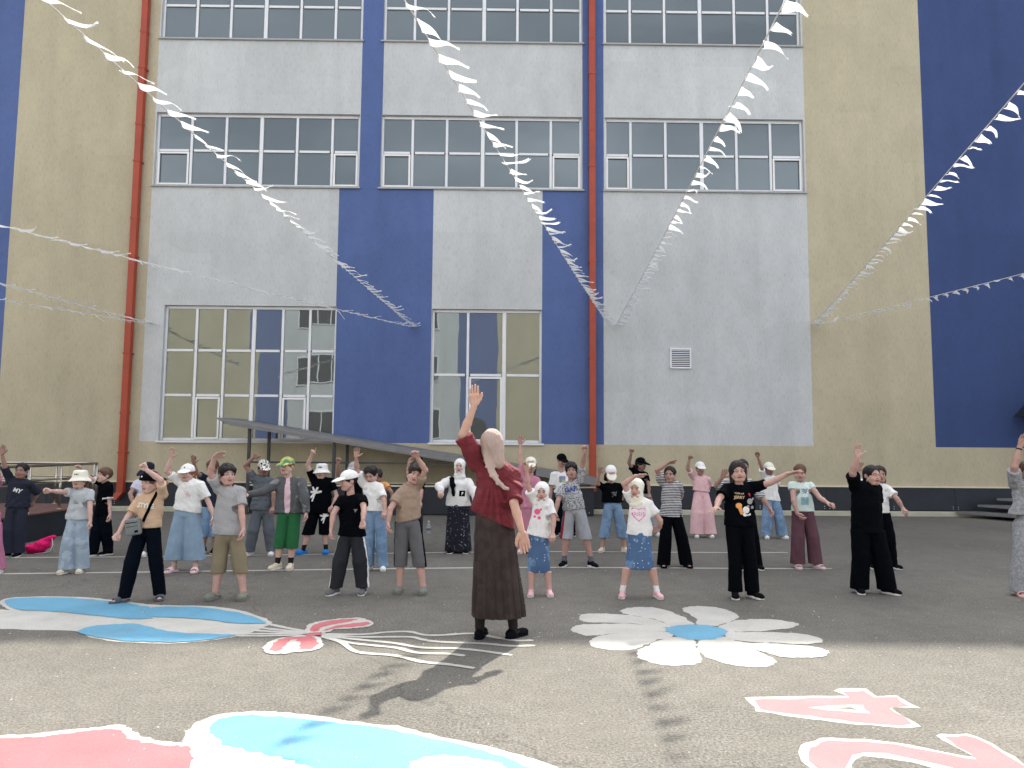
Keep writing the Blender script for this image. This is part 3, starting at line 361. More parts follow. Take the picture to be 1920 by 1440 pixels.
# ---- painted markings on the asphalt
def smooth_poly(pts, n=4):
    out = []; L = len(pts)
    for i in range(L):
        p0, p1, p2, p3 = (Vector(pts[(i+k-1) % L]) for k in range(4))
        for j in range(n):
            t_ = j/n; out.append(.5*((2*p1)+(p2-p0)*t_+(2*p0-5*p1+4*p2-p3)*t_*t_+(3*p1-p0-3*p2+p3)*t_**3))
    return out
def rough_edge(pts, amp=.012, step=.06):
    out = []
    for i in range(len(pts)):
        a, b = Vector(pts[i]), Vector(pts[(i+1) % len(pts)]); k = max(1, int((b-a).length/step))
        for j in range(k): out.append(a.lerp(b, j/k)+Vector((random.uniform(-amp, amp), random.uniform(-amp, amp))))
    return out
def flat_poly(name, pts, z, mat, parent):
    bm = bmesh.new(); vs = [bm.verts.new((p[0], p[1], z)) for p in pts]
    f = bm.faces.new(vs); f.normal_update()
    if f.normal.z < 0: f.normal_flip()
    bmesh.ops.triangulate(bm, faces=bm.faces[:], ngon_method='EAR_CLIP'); me = bpy.data.meshes.new(name); bm.to_mesh(me); bm.free()
    return link(name, me, (mat,), parent)
def stroke_poly(pts, w, n=5):
    P_ = [Vector(p) for p in pts]; q = [P_[0]*2-P_[1]]+P_+[P_[-1]*2-P_[-2]]; c = []
    for i in range(1, len(q)-2):
        for j in range(n):
            t_ = j/n; p0, p1, p2, p3 = q[i-1:i+3]; c.append(.5*((2*p1)+(p2-p0)*t_+(2*p0-5*p1+4*p2-p3)*t_*t_+(3*p1-p0-3*p2+p3)*t_**3))
    c.append(P_[-1]); a, b = [], []
    for i, p in enumerate(c):
        d = (c[min(i+1, len(c)-1)]-c[max(0, i-1)]).normalized(); nn = Vector((-d.y, d.x)); ww = w/2*random.uniform(.85, 1.15)
        if i in (0, len(c)-1): ww *= .6
        a.append(p+nn*ww); b.append(p-nn*ww)
    return a+b[::-1]
PM = dict(white='paint_white', blue='paint_blue', pink='paint_pink', asphalt='asphalt')
PL = {'balloons': ('painted_balloons', 'blue and white balloons with long strings painted on the asphalt'),
      'bow': ('painted_bow', 'pink and white ribbon bow painted where the balloon strings meet'),
      'daisy': ('painted_daisy', 'white daisy with a blue centre painted on the asphalt'),
      'four': ('painted_number', 'pink digit 4 with white outline painted near the daisy'),
      'two': ('painted_number', 'large pink digit 2 with white outline at the bottom right corner'),
      'figure': ('painted_figure', 'big pink, blue and white painted shape at the bottom edge')}
for key, d in PAINT.items():
    nm, lab = PL[key]; t = thing(nm, lab, 'ground painting'); z = .0012 if key != 'bow' else .0052
    for (pn, mt, sm, pts) in d['polys'][:3 if key == 'balloons' else None]:
        p = smooth_poly(pts) if sm else [Vector(q) for q in pts]
        flat_poly(pn, rough_edge(p), z, PM[mt], t); z += .0003
    for s in d['strokes']: flat_poly('string', stroke_poly(s['p'], s['w']), z, 'paint_white', t); z += .0003
    if key == 'balloons':
        for (pn, mt, sm, pts) in d['polys'][3:]:
            flat_poly(pn, rough_edge(smooth_poly(pts)), z, PM[mt], t); z += .0003
for s, lab in zip(LINES, ('nearer thin white court line under the middle row of children', 'farther thin white court line behind the middle row')):
    o = flat_poly('court_line', stroke_poly(s['p'], s['w']), .0015, 'paint_white', None); tag(o, lab, 'court line', 'white court lines')
# ---- bunting
def flag_mesh(seed, furl=0):
    rnd = random.Random(seed); n, w = 9, 4; L = rnd.uniform(.20, .28); B = rnd.uniform(.12, .145); ph = rnd.uniform(0, 6.3); am = rnd.uniform(.008, .026); hook = rnd.uniform(-.10, .12)
    v = []; droop = rnd.uniform(-.10, .12) if not furl else .5
    for i in range(n+1):
        t_ = i/n; half = B/2*(1-t_)**.85+.004
        x = L*t_*(1-.25*t_*abs(hook)*6) if not furl else L*.5*t_
        zc_ = -droop*L*t_*t_+math.sin(ph+t_*5.5)*am*t_+hook*t_**3*.7
        yc = math.sin(ph*1.7+t_*6)*am*t_*1.3+(.12*t_ if not furl else .26*t_)
        for j in range(w+1):
            u = j/w*2-1; v.append((x+.012*math.sin(ph+u*2), yc+u*half, zc_+.010*math.sin(u*2.5+ph+t_*4)*(t_+.15)-.02*(1-t_)*(1-u*u)))
    f = [(i*(w+1)+j, i*(w+1)+j+1, (i+1)*(w+1)+j+1, (i+1)*(w+1)+j) for i in range(n) for j in range(w)]
    me = bpy.data.meshes.new('pennant'); me.from_pydata(v, [], f); me.materials.append(MATS['flag_cloth'])
    me.polygons.foreach_set('use_smooth', [True]*len(f)); return me
FL = [flag_mesh(i) for i in range(14)]; FF = [flag_mesh(i+50, 1) for i in range(4)]
STR = [((-2.17, D-.02, 4.33), (-3.35, 0.0, 4.5), 'string of white pennants from the blue panel up to the top left corner', .35),
       ((2.45, D-.02, 4.40), (-1.82, 0.0, 4.5), 'string of white pennants from the middle anchor up to the top centre left', 0),
       ((2.62, D-.02, 4.42), (1.52, 0.0, 4.5), 'string of white pennants from the middle anchor up to the top right', 0),
       ((7.28, D-.02, 4.47), (2.6, 0.0, 4.5), 'steep string of white pennants over the right beige panel', 0),
       ((7.28, D-.02, 4.45), (9.6, 5.9, 4.45), 'flatter string of white pennants crossing the right blue panel', 0),
       ((-2.19, D-.02, 4.32), (-9.6, 4.1, 4.45), 'string of white pennants crossing the red pipe from the left edge to the blue panel', .3),
       ((-8.29, D-.02, 4.35), (-9.4, 8.5, 4.4), 'upper of the two thin pennant strings at the far left', .25),
       ((-8.31, D-.02, 4.33), (-14.1, 4.5, 4.3), 'lower of the two thin pennant strings at the far left', .25)]
for a, b, lab, furl in STR:
    a, b = Vector(a), Vector(b); L = (b-a).length; t = thing('bunting', lab, 'bunting', a, 'strings of white pennants')
    P_ = [((b-a)*s-Vector((0, 0, .07*4*s*(1-s)))) for s in [k/40 for k in range(41)]]
    m = MB(); m.tube(P_, .0055, 5); m.build('cord', 'cord', t)
    n = int(L/.225); d = (b-a).normalized(); ang = math.atan2(d.y, d.x)-math.pi/2
    if abs(ang) > math.pi/2: ang += math.pi
    rnd = random.Random(lab)
    for k in range(n):
        s = (k+.6)/n; p = (b-a)*s-Vector((0, 0, .07*4*s*(1-s)+.004))
        if (a+p).y < 1.2: continue
        me = rnd.choice(FF) if rnd.random() < furl*(.3+2.2*max(0, s-.35)) else rnd.choice(FL)
        o = bpy.data.objects.new('pennant', me); COL.objects.link(o); o.parent = t
        o.location = p; o.rotation_euler = (rnd.uniform(-.3, .3), rnd.uniform(-.12, .25), ang*.75+rnd.uniform(-.2, .2)); o.scale = (rnd.uniform(.72, .95),)*3
    m = MB(); m.tube([(0, .02, 0), (0, -.05, 0)], .008, 6); m.build('hook', 'bolt', t)

# ================================================================ PEOPLE
for nm, c in dict(skin_a=(198, 163, 152), skin_b=(189, 151, 140), skin_c=(173, 136, 124), skin_d=(150, 116, 104), skin_f=(196, 156, 137)).items():
    plain(nm, c, .55, k=1.0, var=.07, vs=9)
for nm, c in dict(lips=(150, 84, 78), eye_white=(205, 200, 196), eye_dark=(36, 26, 24)).items(): plain(nm, c, .4, k=1.0, var=.02)
def hairmat(name, c):
    m, n, l, b = newmat(name); a = alb(c, 1.0); nz = tex(n, l, 60, 4, (1, 1, .25)); r = ramp(n, l, nz.outputs[0], .3, .7, tuple(v*.6 for v in a), tuple(v*1.5 for v in a))
    l.new(r.outputs[0], b.inputs['Base Color']); b.inputs['Roughness'].default_value = .62; b.inputs['Specular IOR Level'].default_value = .3; bump(n, l, b, nz.outputs[0], .6, .006)
hairmat('hair_black', (26, 23, 25)); hairmat('hair_dark', (36, 30, 29)); hairmat('hair_brown', (88, 66, 50)); hairmat('hair_ginger', (128, 88, 58))
for nm, c in dict(mauve=(158, 100, 128), navy=(36, 40, 54), navy_black=(6, 11, 21), black=(4, 7, 12), pale_grey=(174, 180, 186), beige=(186, 158, 132), lilac=(196, 196, 212),
    white_cloth=(226, 227, 230), cream=(224, 217, 202), grey=(150, 150, 152), slate=(88, 94, 102), dark_grey=(92, 93, 96), charcoal=(36, 38, 44), mid_grey=(150, 152, 158), olive=(122, 112, 92), orange=(214, 152, 92),
    taupe=(148, 130, 114), rose=(184, 124, 144), pale_pink=(212, 174, 178), maroon=(92, 62, 72), pale_green=(196, 212, 208), green=(38, 98, 60), blue_cloth=(128, 150, 172), cap_black=(7, 9, 14), cap_navy=(20, 26, 44),
    print_white=(225, 225, 225), print_grey=(120, 122, 126), print_rose=(206, 176, 186), print_slate=(110, 124, 158), print_teal=(120, 160, 176), neon_pink=(240, 88, 140), neon_yellow=(196, 224, 60), print_blue=(60, 70, 150), print_pink=(232, 120, 170),
    print_red=(190, 60, 80), dark_red=(126, 30, 50), scarf_beige=(168, 149, 141), black_sock=(26, 26, 30), white_shoe=(214, 214, 212), cream_shoe=(206, 196, 176), black_shoe=(15, 17, 22), slate_shoe=(78, 84, 92), grey_shoe=(96, 98, 104),
    green_grey_shoe=(112, 118, 110), pale_pink_shoe=(222, 192, 196), pink_shoe=(218, 172, 178), blue_shoe=(36, 116, 196), sole_white=(214, 212, 206), bag_grey=(112, 116, 116), hot_pink=(226, 26, 106)).items(): cloth(nm, c)
cloth('tights', (40, 34, 36)); cloth('heather', (146, 148, 152), speck=((128, 130, 135), 40, .5)); cloth('speckle', (172, 174, 176), speck=((92, 96, 104), 70, .5))
cloth('grey_denim', (84, 86, 90), speck=((122, 124, 128), 11, .6)); cloth('denim_blue', (104, 130, 160), speck=((116, 142, 171), 9, .5)); cloth('denim_pale', (140, 156, 172), speck=((152, 167, 182), 9, .5))
cloth('brown_skirt', (58, 49, 48), speck=((50, 42, 42), 9, .5)); cloth('flower_skirt', (30, 30, 42), speck=((132, 134, 148), 34, .63)); cloth('denim_stud', (74, 100, 136), speck=((104, 132, 166), 6, .56))
def studs_on(m):      # small pearl studs scattered in the denim
    n, l = m.node_tree.nodes, m.node_tree.links; b = n['Principled BSDF']; src = b.inputs['Base Color'].links[0].from_socket; vo = n.new('ShaderNodeTexVoronoi'); vo.inputs['Scale'].default_value = 27; vo.inputs['Randomness'].default_value = .7
    tc = n.new('ShaderNodeTexCoord'); l.new(tc.outputs['Object'], vo.inputs[0]); r = ramp(n, l, vo.outputs['Distance'], .11, .17, 1, 0); l.new(mixc(n, l, r.outputs[0], src, (.75, .75, .78)), b.inputs['Base Color'])
studs_on(MATS['denim_stud'])
cloth('spotted', (214, 212, 206), speck=((34, 34, 36), 46, .5)); cloth('yellow_green', (178, 180, 96), speck=((88, 128, 104), 14, .5))
def band_mat(name, a, b_, freq, thr, axis='Z', second=None):
    m, n, l, b = newmat(name); tc = n.new('ShaderNodeTexCoord'); sp = n.new('ShaderNodeSeparateXYZ'); l.new(tc.outputs['Object'], sp.inputs[0])
    nz = tex(n, l, 5, 2); col = ramp(n, l, nz.outputs[0], .3, .7, tuple(v*.85 for v in alb(a)), tuple(v*1.1 for v in alb(a))).outputs[0]
    for ax, fr, th in [(axis, freq, thr)]+([second] if second else []):
        mu = n.new('ShaderNodeMath'); mu.operation = 'MULTIPLY'; mu.inputs[1].default_value = fr; l.new(sp.outputs[ax], mu.inputs[0])
        fr_ = n.new('ShaderNodeMath'); fr_.operation = 'FRACT'; l.new(mu.outputs[0], fr_.inputs[0])
        gt = n.new('ShaderNodeMath'); gt.operation = 'GREATER_THAN'; gt.inputs[1].default_value = th; l.new(fr_.outputs[0], gt.inputs[0])
        col = mixc(n, l, gt.outputs[0], col, alb(b_))
    l.new(col, b.inputs['Base Color']); b.inputs['Roughness'].default_value = .85
    bump(n, l, b, tex(n, l, 9, 3, (1.6, 1.6, .8)).outputs[0], .55, .03); return m
band_mat('stripes', (30, 30, 36), (206, 206, 210), 48, .56)
band_mat('red_check', (106, 30, 40), (97, 27, 37), 15, .6, 'Z', ('X', 14, .6))
# ---- distance-field sculpting: smooth-blended volumes turned into one closed surface
def V3(p): return np.array(p, float)
class Vol:
    def __init__(s, lo, hi, h):
        s.h = h; s.lo = V3(lo); n = np.ceil((V3(hi)-s.lo)/h).astype(int)+1; s.n = n
        s.ax = [s.lo[i]+h*np.arange(n[i]) for i in range(3)]; s.D = np.full(n, .05, np.float32)
    def sl(s, lo, hi, pad):
        a = np.clip(np.floor((V3(lo)-pad-s.lo)/s.h).astype(int), 0, s.n); b = np.clip(np.ceil((V3(hi)+pad-s.lo)/s.h).astype(int)+1, 0, s.n)
        sl = tuple(slice(a[i], b[i]) for i in range(3)); return sl, s.ax[0][sl[0]][:, None, None], s.ax[1][sl[1]][None, :, None], s.ax[2][sl[2]][None, None, :]
    def put(s, sl, d, k, sub=False):
        A = s.D[sl]
        if A.size == 0: return
        if sub:
            h_ = np.clip(.5-.5*(A+d)/max(k, 1e-5), 0, 1); s.D[sl] = A*(1-h_)+(-d)*h_+k*h_*(1-h_)
        else:
            h_ = np.clip(.5+.5*(A-d)/max(k, 1e-5), 0, 1); s.D[sl] = A*(1-h_)+d*h_-k*h_*(1-h_)
    def cap(s, a, b, ra, rb, k=.012, sub=False):
        a, b = V3(a), V3(b); r = max(ra, rb); sl, X, Y, Z = s.sl(np.minimum(a, b)-r, np.maximum(a, b)+r, .03+k); u = b-a; L = max(u@u, 1e-9)
        t = np.clip(((X-a[0])*u[0]+(Y-a[1])*u[1]+(Z-a[2])*u[2])/L, 0, 1)
        d = np.sqrt((X-a[0]-t*u[0])**2+(Y-a[1]-t*u[1])**2+(Z-a[2]-t*u[2])**2)-(ra+(rb-ra)*t); s.put(sl, d, k, sub)
    def ell(s, c, r, k=.012, sub=False, M=None):
        c, r = V3(c), V3(r); R = r.max(); sl, X, Y, Z = s.sl(c-R, c+R, .03+k); x, y, z = X-c[0], Y-c[1], Z-c[2]
        if M is not None:
            M = np.array(M); x, y, z = M[0, 0]*x+M[1, 0]*y+M[2, 0]*z, M[0, 1]*x+M[1, 1]*y+M[2, 1]*z, M[0, 2]*x+M[1, 2]*y+M[2, 2]*z
        k0 = np.sqrt((x/r[0])**2+(y/r[1])**2+(z/r[2])**2); k1 = np.sqrt((x/r[0]**2)**2+(y/r[1]**2)**2+(z/r[2]**2)**2)+1e-9
        s.put(sl, k0*(k0-1)/k1, k, sub)
    def cone(s, a, b, ra, rb, side=(1, 0), k=.012, pleat=None, sub=False):
        'tapered tube with an elliptic section (rx, ry); side is the direction of rx in plan'
        a, b = V3(a), V3(b); r = max(*ra, *rb)*1.1; sl, X, Y, Z = s.sl(np.minimum(a, b)-r, np.maximum(a, b)+r, .03+k); u = b-a; L = max(u@u, 1e-9); ln = L**.5
        tt = ((X-a[0])*u[0]+(Y-a[1])*u[1]+(Z-a[2])*u[2])/L; t = np.clip(tt, 0, 1); x, y, z = X-a[0]-t*u[0], Y-a[1]-t*u[1], Z-a[2]-t*u[2]
        sx, sy = side; p = x*sx+y*sy; q = -x*sy+y*sx; rx = ra[0]+(rb[0]-ra[0])*t; ry = ra[1]+(rb[1]-ra[1])*t
        if pleat:
            an = np.arctan2(q/ry, p/rx); f = 1+pleat[1]*t**.6*(np.sin(an*pleat[0]+2*np.sin(an*2.3+pleat[0]))+.4*np.sin(an*pleat[0]*2.3+1))
            rx, ry = rx*f, ry*f
        rz = np.minimum(rx, ry); e = np.sqrt((p/rx)**2+(q/ry)**2+(z/rz)**2)+1e-9; s.put(sl, (e-1)*np.minimum(rx, ry)*(.5+.5*np.minimum(1, e)), k, sub)
    def noise(s, amp, f, seed):
        m = np.abs(s.D) < .03; I = np.nonzero(m); P_ = np.stack([s.ax[i][I[i]] for i in range(3)], 1); rn = np.random.RandomState(seed); o = 0
        for j in range(7):
            kx = rn.randn(3)*V3(f)*(.6+.25*j); o = o+np.sin(P_@kx+rn.rand()*6.3+1.2*np.sin(P_@(rn.randn(3)*V3(f)*.4)))/(1+.3*j)
        s.D[m] += (amp*o/2.2).astype(np.float32)
    def cut(s, nrm, pt): # keep the side the normal points away from
        n_ = V3(nrm)/np.linalg.norm(nrm); p = s.ax[0][:, None, None]*n_[0]+s.ax[1][None, :, None]*n_[1]+s.ax[2][None, None, :]*n_[2]-n_@V3(pt); s.D = np.maximum(s.D, p.astype(np.float32))
    def mesh(s):
        D_ = s.D; S = D_ < 0; n = D_.shape
        c = sum(S[i:n[0]-1+i, j:n[1]-1+j, k:n[2]-1+k].astype(np.int8) for i in (0, 1) for j in (0, 1) for k in (0, 1)); act = (c > 0) & (c < 8)
        I, J, K = np.nonzero(act); idx = np.full(act.shape, -1, np.int64); idx[I, J, K] = np.arange(len(I)); sm = np.zeros((len(I), 3)); ct = np.zeros(len(I))
        co = [(i, j, k) for i in (0, 1) for j in (0, 1) for k in (0, 1)]; val = {q: D_[I+q[0], J+q[1], K+q[2]] for q in co}
        for q in co:
            for ax in range(3):
                if q[ax]: continue
                w = list(q); w[ax] = 1; a, b = val[q], val[tuple(w)]; e = (a < 0) != (b < 0); t = np.where(e, a/np.where(a-b == 0, 1, a-b), 0)
                for d in range(3): sm[:, d] += np.where(e, q[d]+(t if d == ax else 0), 0)
                ct += e
        P_ = (np.stack([I, J, K], 1)+sm/ct[:, None])*s.h+s.lo; F = []
        for ax in range(3):
            a1, a2 = (ax+1) % 3, (ax+2) % 3; s0 = [slice(1, n[0]-1), slice(1, n[1]-1), slice(1, n[2]-1)]; s0[ax] = slice(0, n[ax]-1); s1 = list(s0); s1[ax] = slice(1, n[ax])
            A, B = S[tuple(s0)], S[tuple(s1)]; e = np.nonzero(A != B)
            if len(e[0]) == 0: continue
            flip = B[e]; pos = [e[d]+(0 if d == ax else 1) for d in range(3)]
            def cell(o1, o2):
                q = [p.copy() for p in pos]; q[a1] = q[a1]+o1; q[a2] = q[a2]+o2; return idx[q[0], q[1], q[2]]
            q = np.stack([cell(-1, -1), cell(0, -1), cell(0, 0), cell(-1, 0)], 1); q[flip] = q[flip][:, ::-1]; F.append(q)
        return P_, np.concatenate(F)
def to_mesh(name, P_, F, mi=None, mats=(), parent=None):
    me = bpy.data.meshes.new(name); me.vertices.add(len(P_)); me.vertices.foreach_set('co', np.asarray(P_, np.float32).ravel()); nf = len(F)
    me.loops.add(nf*4); me.loops.foreach_set('vertex_index', np.asarray(F, np.int32).ravel()); me.polygons.add(nf); me.polygons.foreach_set('loop_start', np.arange(0, nf*4, 4, dtype=np.int32))
    me.update(calc_edges=True); me.polygons.foreach_set('use_smooth', np.ones(nf, bool))
    o = link(name, me, mats, parent)
    if mi is not None: me.polygons.foreach_set('material_index', np.asarray(mi, np.int32))
    me.validate(); return o
def cat(parts):
    Ps, Fs, Ms, o = [], [], [], 0
    for P_, F, M_ in parts: Ps.append(P_); Fs.append(F+o); Ms.append(M_); o += len(P_)
    return np.concatenate(Ps), np.concatenate(Fs), np.concatenate(Ms)
def Rm(yaw, pitch, tilt):
    y, p, t = R_(yaw), R_(pitch), R_(tilt)
    Rz = np.array([[math.cos(y), -math.sin(y), 0], [math.sin(y), math.cos(y), 0], [0, 0, 1]]); Rx = np.array([[1, 0, 0], [0, math.cos(p), -math.sin(p)], [0, math.sin(p), math.cos(p)]])
    Ry = np.array([[math.cos(t), 0, math.sin(t)], [0, 1, 0], [-math.sin(t), 0, math.cos(t)]]); return Ry@Rz@Rx
# ---- head, face looking along -Y, origin between the ears
def head_template(smile):
    v = Vol((-.105, -.135, -.15), (.105, .12, .125), .0032)
    v.ell((0, .012, .03), (.073, .088, .078)); v.ell((0, -.022, -.028), (.058, .063, .07), .03); v.cap((-.02, -.055, -.082), (.02, -.055, -.082), .021, .021, .03)
    for s in (-1, 1):
        v.ell((s*.034, -.052, -.036), (.027, .03, .027), .02); v.cap((s*.06, -.01, -.05), (s*.03, -.045, -.085), .017, .017, .025)
        v.cap((s*.012, -.077, .022), (s*.045, -.066, .02), .011, .009, .014)
        v.ell((s*.0275, -.098, .003), (.0175, .018, .011), .014, sub=True); v.ell((s*.0275, -.0705, .001), (.0145, .0135, .0115), .002)
        v.ell((s*.075, .012, -.008), (.009, .017, .027), .006); v.ell((s*.083, .006, -.004), (.006, .009, .014), .004, sub=True); v.ell((s*.009, -.089, -.028), (.007, .008, .006), .006)
    v.cap((0, -.083, .006), (0, -.098, -.024), .006, .010, .010)
    w = .017 if not smile else .024
    v.cap((-w, -.079, -.0505+smile*.003), (0, -.085, -.052), .0052, .0065, .008); v.cap((w, -.079, -.0505+smile*.003), (0, -.085, -.052), .0052, .0065, .008); v.cap((-w*.8, -.079, -.0605), (w*.8, -.079, -.0605), .0065, .0065, .008)
    v.cap((-w, -.088, -.0558+smile*.002), (w, -.088, -.0558+smile*.002), .0015, .0015, .003, sub=True)
    v.cap((0, .016, -.05), (0, .022, -.14), .040, .036, .02)
    P_, F = v.mesh(); c = P_[F].mean(1); x, y, z = np.abs(c[:, 0]), c[:, 1], c[:, 2]; m = np.zeros(len(F), int); fr = y < -.055
    op = .0042 if not smile else .003
    eye = fr & (((x-.0275)/.0135)**2+((z-.001)/op)**2 < 1); m[eye] = 2; iris = fr & (((x-.0275)/.0078)**2+((z-.001)/op)**2 < 1); m[iris] = 3
    lid = fr & (((x-.0275)/.016)**2+((z-.0045)/(op+.0015))**2 < 1) & (z > .0045+.0); m[lid] = 3
    brow = fr & (np.abs(z-(.0238-9*(x-.024)**2)) < .0027) & (x > .011) & (x < .046); m[brow] = 4
    lip = fr & (y < -.07) & (x < w+.003) & (np.abs(z+.056) < .0085); m[lip] = 1
    return P_, F, m
HEADS = [head_template(0), head_template(1)]
# ---- hands: wrist at the origin, fingers along +Z, palm towards -Y, thumb on +X
def hand_template(kind):
    v = Vol((-.06, -.075, -.03), (.085, .045, .165), .0026); v.cap((0, 0, -.02), (0, 0, .012), .0165, .0185, .01)
    v.cone((0, 0, .012), (.001, 0, .072), (.024, .013), (.034, .0115), k=.012)
    bend = dict(open=(5, 8, 6), flat=(2, 3, 3), relax=(28, 32, 22), fist=(82, 92, 70), point=(82, 92, 70))[kind]; spread = dict(open=7.5, flat=1.0, relax=2, fist=0, point=0)[kind]
    for i, (x, L, r) in enumerate(((.0275, .064, .0082), (.0095, .072, .0085), (-.009, .067, .0082), (-.0265, .053, .0072))):
        b = list(bend); jit = (0, 3, -2, 5)[i]
        if kind == 'point' and i == 0: b = [4, 4, 4]
        p = V3((x, 0, .070-.004*abs(i-1.3))); a = 0; sp = R_(spread*(1.5-i)*.8)
        for j, f in enumerate((.44, .31, .25)):
            a += R_(b[j]+jit*.6); d = V3((math.sin(sp)*math.cos(a), -math.sin(a), math.cos(sp)*math.cos(a))); q = p+d*L*f; v.cap(p, q, r*(1-.08*j), r*(.92-.08*j), .0022 if kind in ('open', 'point') else .0015); p = q
        v.ell((x, .002, .066), (.0098, .0095, .012), .006)
    if kind in ('fist', 'point'): th = [(.022, -.008, .018), (.036, -.022, .045), (.022, -.036, .060), (.002, -.040, .062)]
    elif kind == 'flat': th = [(.020, -.004, .016), (.041, -.010, .042), (.050, -.012, .066), (.052, -.012, .082)]
    elif kind == 'relax': th = [(.020, -.004, .016), (.038, -.018, .042), (.042, -.028, .064), (.036, -.036, .080)]
    else: th = [(.020, -.004, .014), (.047, -.010, .036), (.064, -.013, .054), (.076, -.014, .068)]
    for j in range(3): v.cap(th[j], th[j+1], (.0135, .0105, .0088)[j], (.0105, .0088, .0076)[j], .006)
    v.ell((.018, -.008, .03), (.015, .010, .024), .008); v.ell((-.022, -.006, .035), (.011, .009, .026), .008)
    P_, F = v.mesh(); return P_, F
HANDS = {k: hand_template(k) for k in ('open', 'flat', 'relax', 'fist', 'point')}
# ---- hair, caps, scarves round the same head
def hair_template(kind):
    v = Vol((-.13, -.15, -.30), (.13, .19, .16), .004); t = .013 if kind in ('short', 'bob', 'long') else .008
    v.ell((0, .014, .032), (.0755+t, .09+t, .080+t), .01)
    if kind == 'short': v.cap((-.045, -.058, .056), (.05, -.062, .052), .020, .022, .03); v.noise(.0035, (85, 70, 20), 3)
    if kind == 'long':
        v.cone((0, .055, .02), (0, .075, -.20), (.082, .045), (.085, .032), k=.03); v.noise(.004, (70, 60, 14), 5)
    if kind == 'bob':
        v.cone((0, .035, .02), (0, .045, -.135), (.092, .06), (.096, .055), k=.02); v.noise(.004, (70, 60, 14), 6)
    if kind in ('back', 'bun'):
        v.ell((0, .105, .02 if kind == 'back' else .0), (.032, .03, .032), .012)
        if kind == 'back': v.cap((0, .115, .0), (.02, .13, -.15), .022, .012, .012)
        if kind == 'bun': v.ell((0, .0, .07), (.088, .085, .05), .02)
        v.noise(.0025, (60, 60, 30), 8)
    low = dict(short=-.035, crop=-.03, back=-.05, bun=-.05, long=-.3, bob=-.15)[kind]
    zf = dict(short=.052, crop=.064, back=.078, bun=.072, long=.072, bob=.064)[kind]
    # face opening
    v.ell((0, -.115, zf-.085), (.066, .085, .090), .004, sub=True)
    v.ell((0, -.06, -.06), (.062, .08, .075), .006, sub=True)
    if kind in ('short', 'crop', 'back', 'bun'):
        v.ell((0, .01, -.12), (.14, .11, .075 if kind != 'short' else .07), .004, sub=True) if kind != 'back' else v.ell((0, -.02, -.12), (.12, .10, .075), .004, sub=True)
    else: v.ell((0, -.02, -.14), (.060, .058, .11), .004, sub=True)
    for s in (-1, 1):
        if kind != 'long' and kind != 'bob': v.ell((s*.085, .004, -.014), (.03, .022, .03), .004, sub=True)
    v.cut((0, 0, -1), (0, 0, low-.06)); return v.mesh()
HAIR = {k: hair_template(k) for k in ('short', 'crop', 'back', 'bun', 'long', 'bob')}
def cap_template():
    v = Vol((-.11, -.13, .0), (.11, .13, .15), .0035); v.ell((0, .012, .038), (.0885, .104, .088)); v.noise(.0012, (40, 40, 30), 2); v.ell((0, .012, .03), (.081, .097, .079), .002, sub=True)
    v.cut((0, .10, -1), (0, 0, .030)); v.ell((0, .012, .127), (.008, .008, .005), .002); A = v.mesh()
    w = Vol((-.1, -.21, -.03), (.1, -.02, .09), .0035); w.ell((0, -.098, .030), (.076, .098, .02), .002, M=Rm(0, 14, 0)); w.ell((0, -.10, .002), (.085, .12, .042), .002, sub=True, M=Rm(0, 14, 0)); w.ell((0, .012, .038), (.086, .101, .09), .001, sub=True)
    B = w.mesh(); return A, B
CAPT = cap_template()
def bucket_template():
    prof = [(.004, .125), (.045, .124), (.074, .116), (.083, .10), (.091, .045), (.094, .030), (.112, .012), (.132, -.012), (.134, -.017), (.131, -.018), (.110, .005), (.089, .026), (.08, .06), (.075, .10), (.004, .117)]
    n = 40; P_ = []; F = []
    for i, (r, z) in enumerate(prof):
        for k in range(n):
            a = 2*math.pi*k/n; w = 1+.02*math.sin(a*3+1)*(i > 5); P_.append((r*math.cos(a)*w, r*1.12*math.sin(a)*w+.012, z-.006*math.sin(a*2+.5)*(1 if 5 < i < 12 else 0)+.02*math.sin(a)*(i > 3)*0))
    for i in range(len(prof)-1):
        for k in range(n): F.append((i*n+k, (i+1)*n+k, (i+1)*n+(k+1) % n, i*n+(k+1) % n))
    return np.array(P_), np.array(F)
BUCK = bucket_template()
def hijab_template():
    v = Vol((-.17, -.16, -.27), (.17, .16, .16), .0042)
    v.ell((0, .012, .03), (.085, .102, .092)); v.ell((0, -.008, -.04), (.077, .084, .085), .03); v.cone((0, .0, -.09), (0, .004, -.165), (.076, .073), (.094, .070), k=.03)
    v.cap((-.055, -.045, -.128), (.055, -.048, -.148), .013, .014, .02); v.noise(.0032, (26, 26, 52), 4)
    v.ell((0, -.12, -.015), (.056, .080, .076), .008, sub=True); v.cut((0, .25, -1), (0, 0, -.205)); return v.mesh()
HIJ = hijab_template()
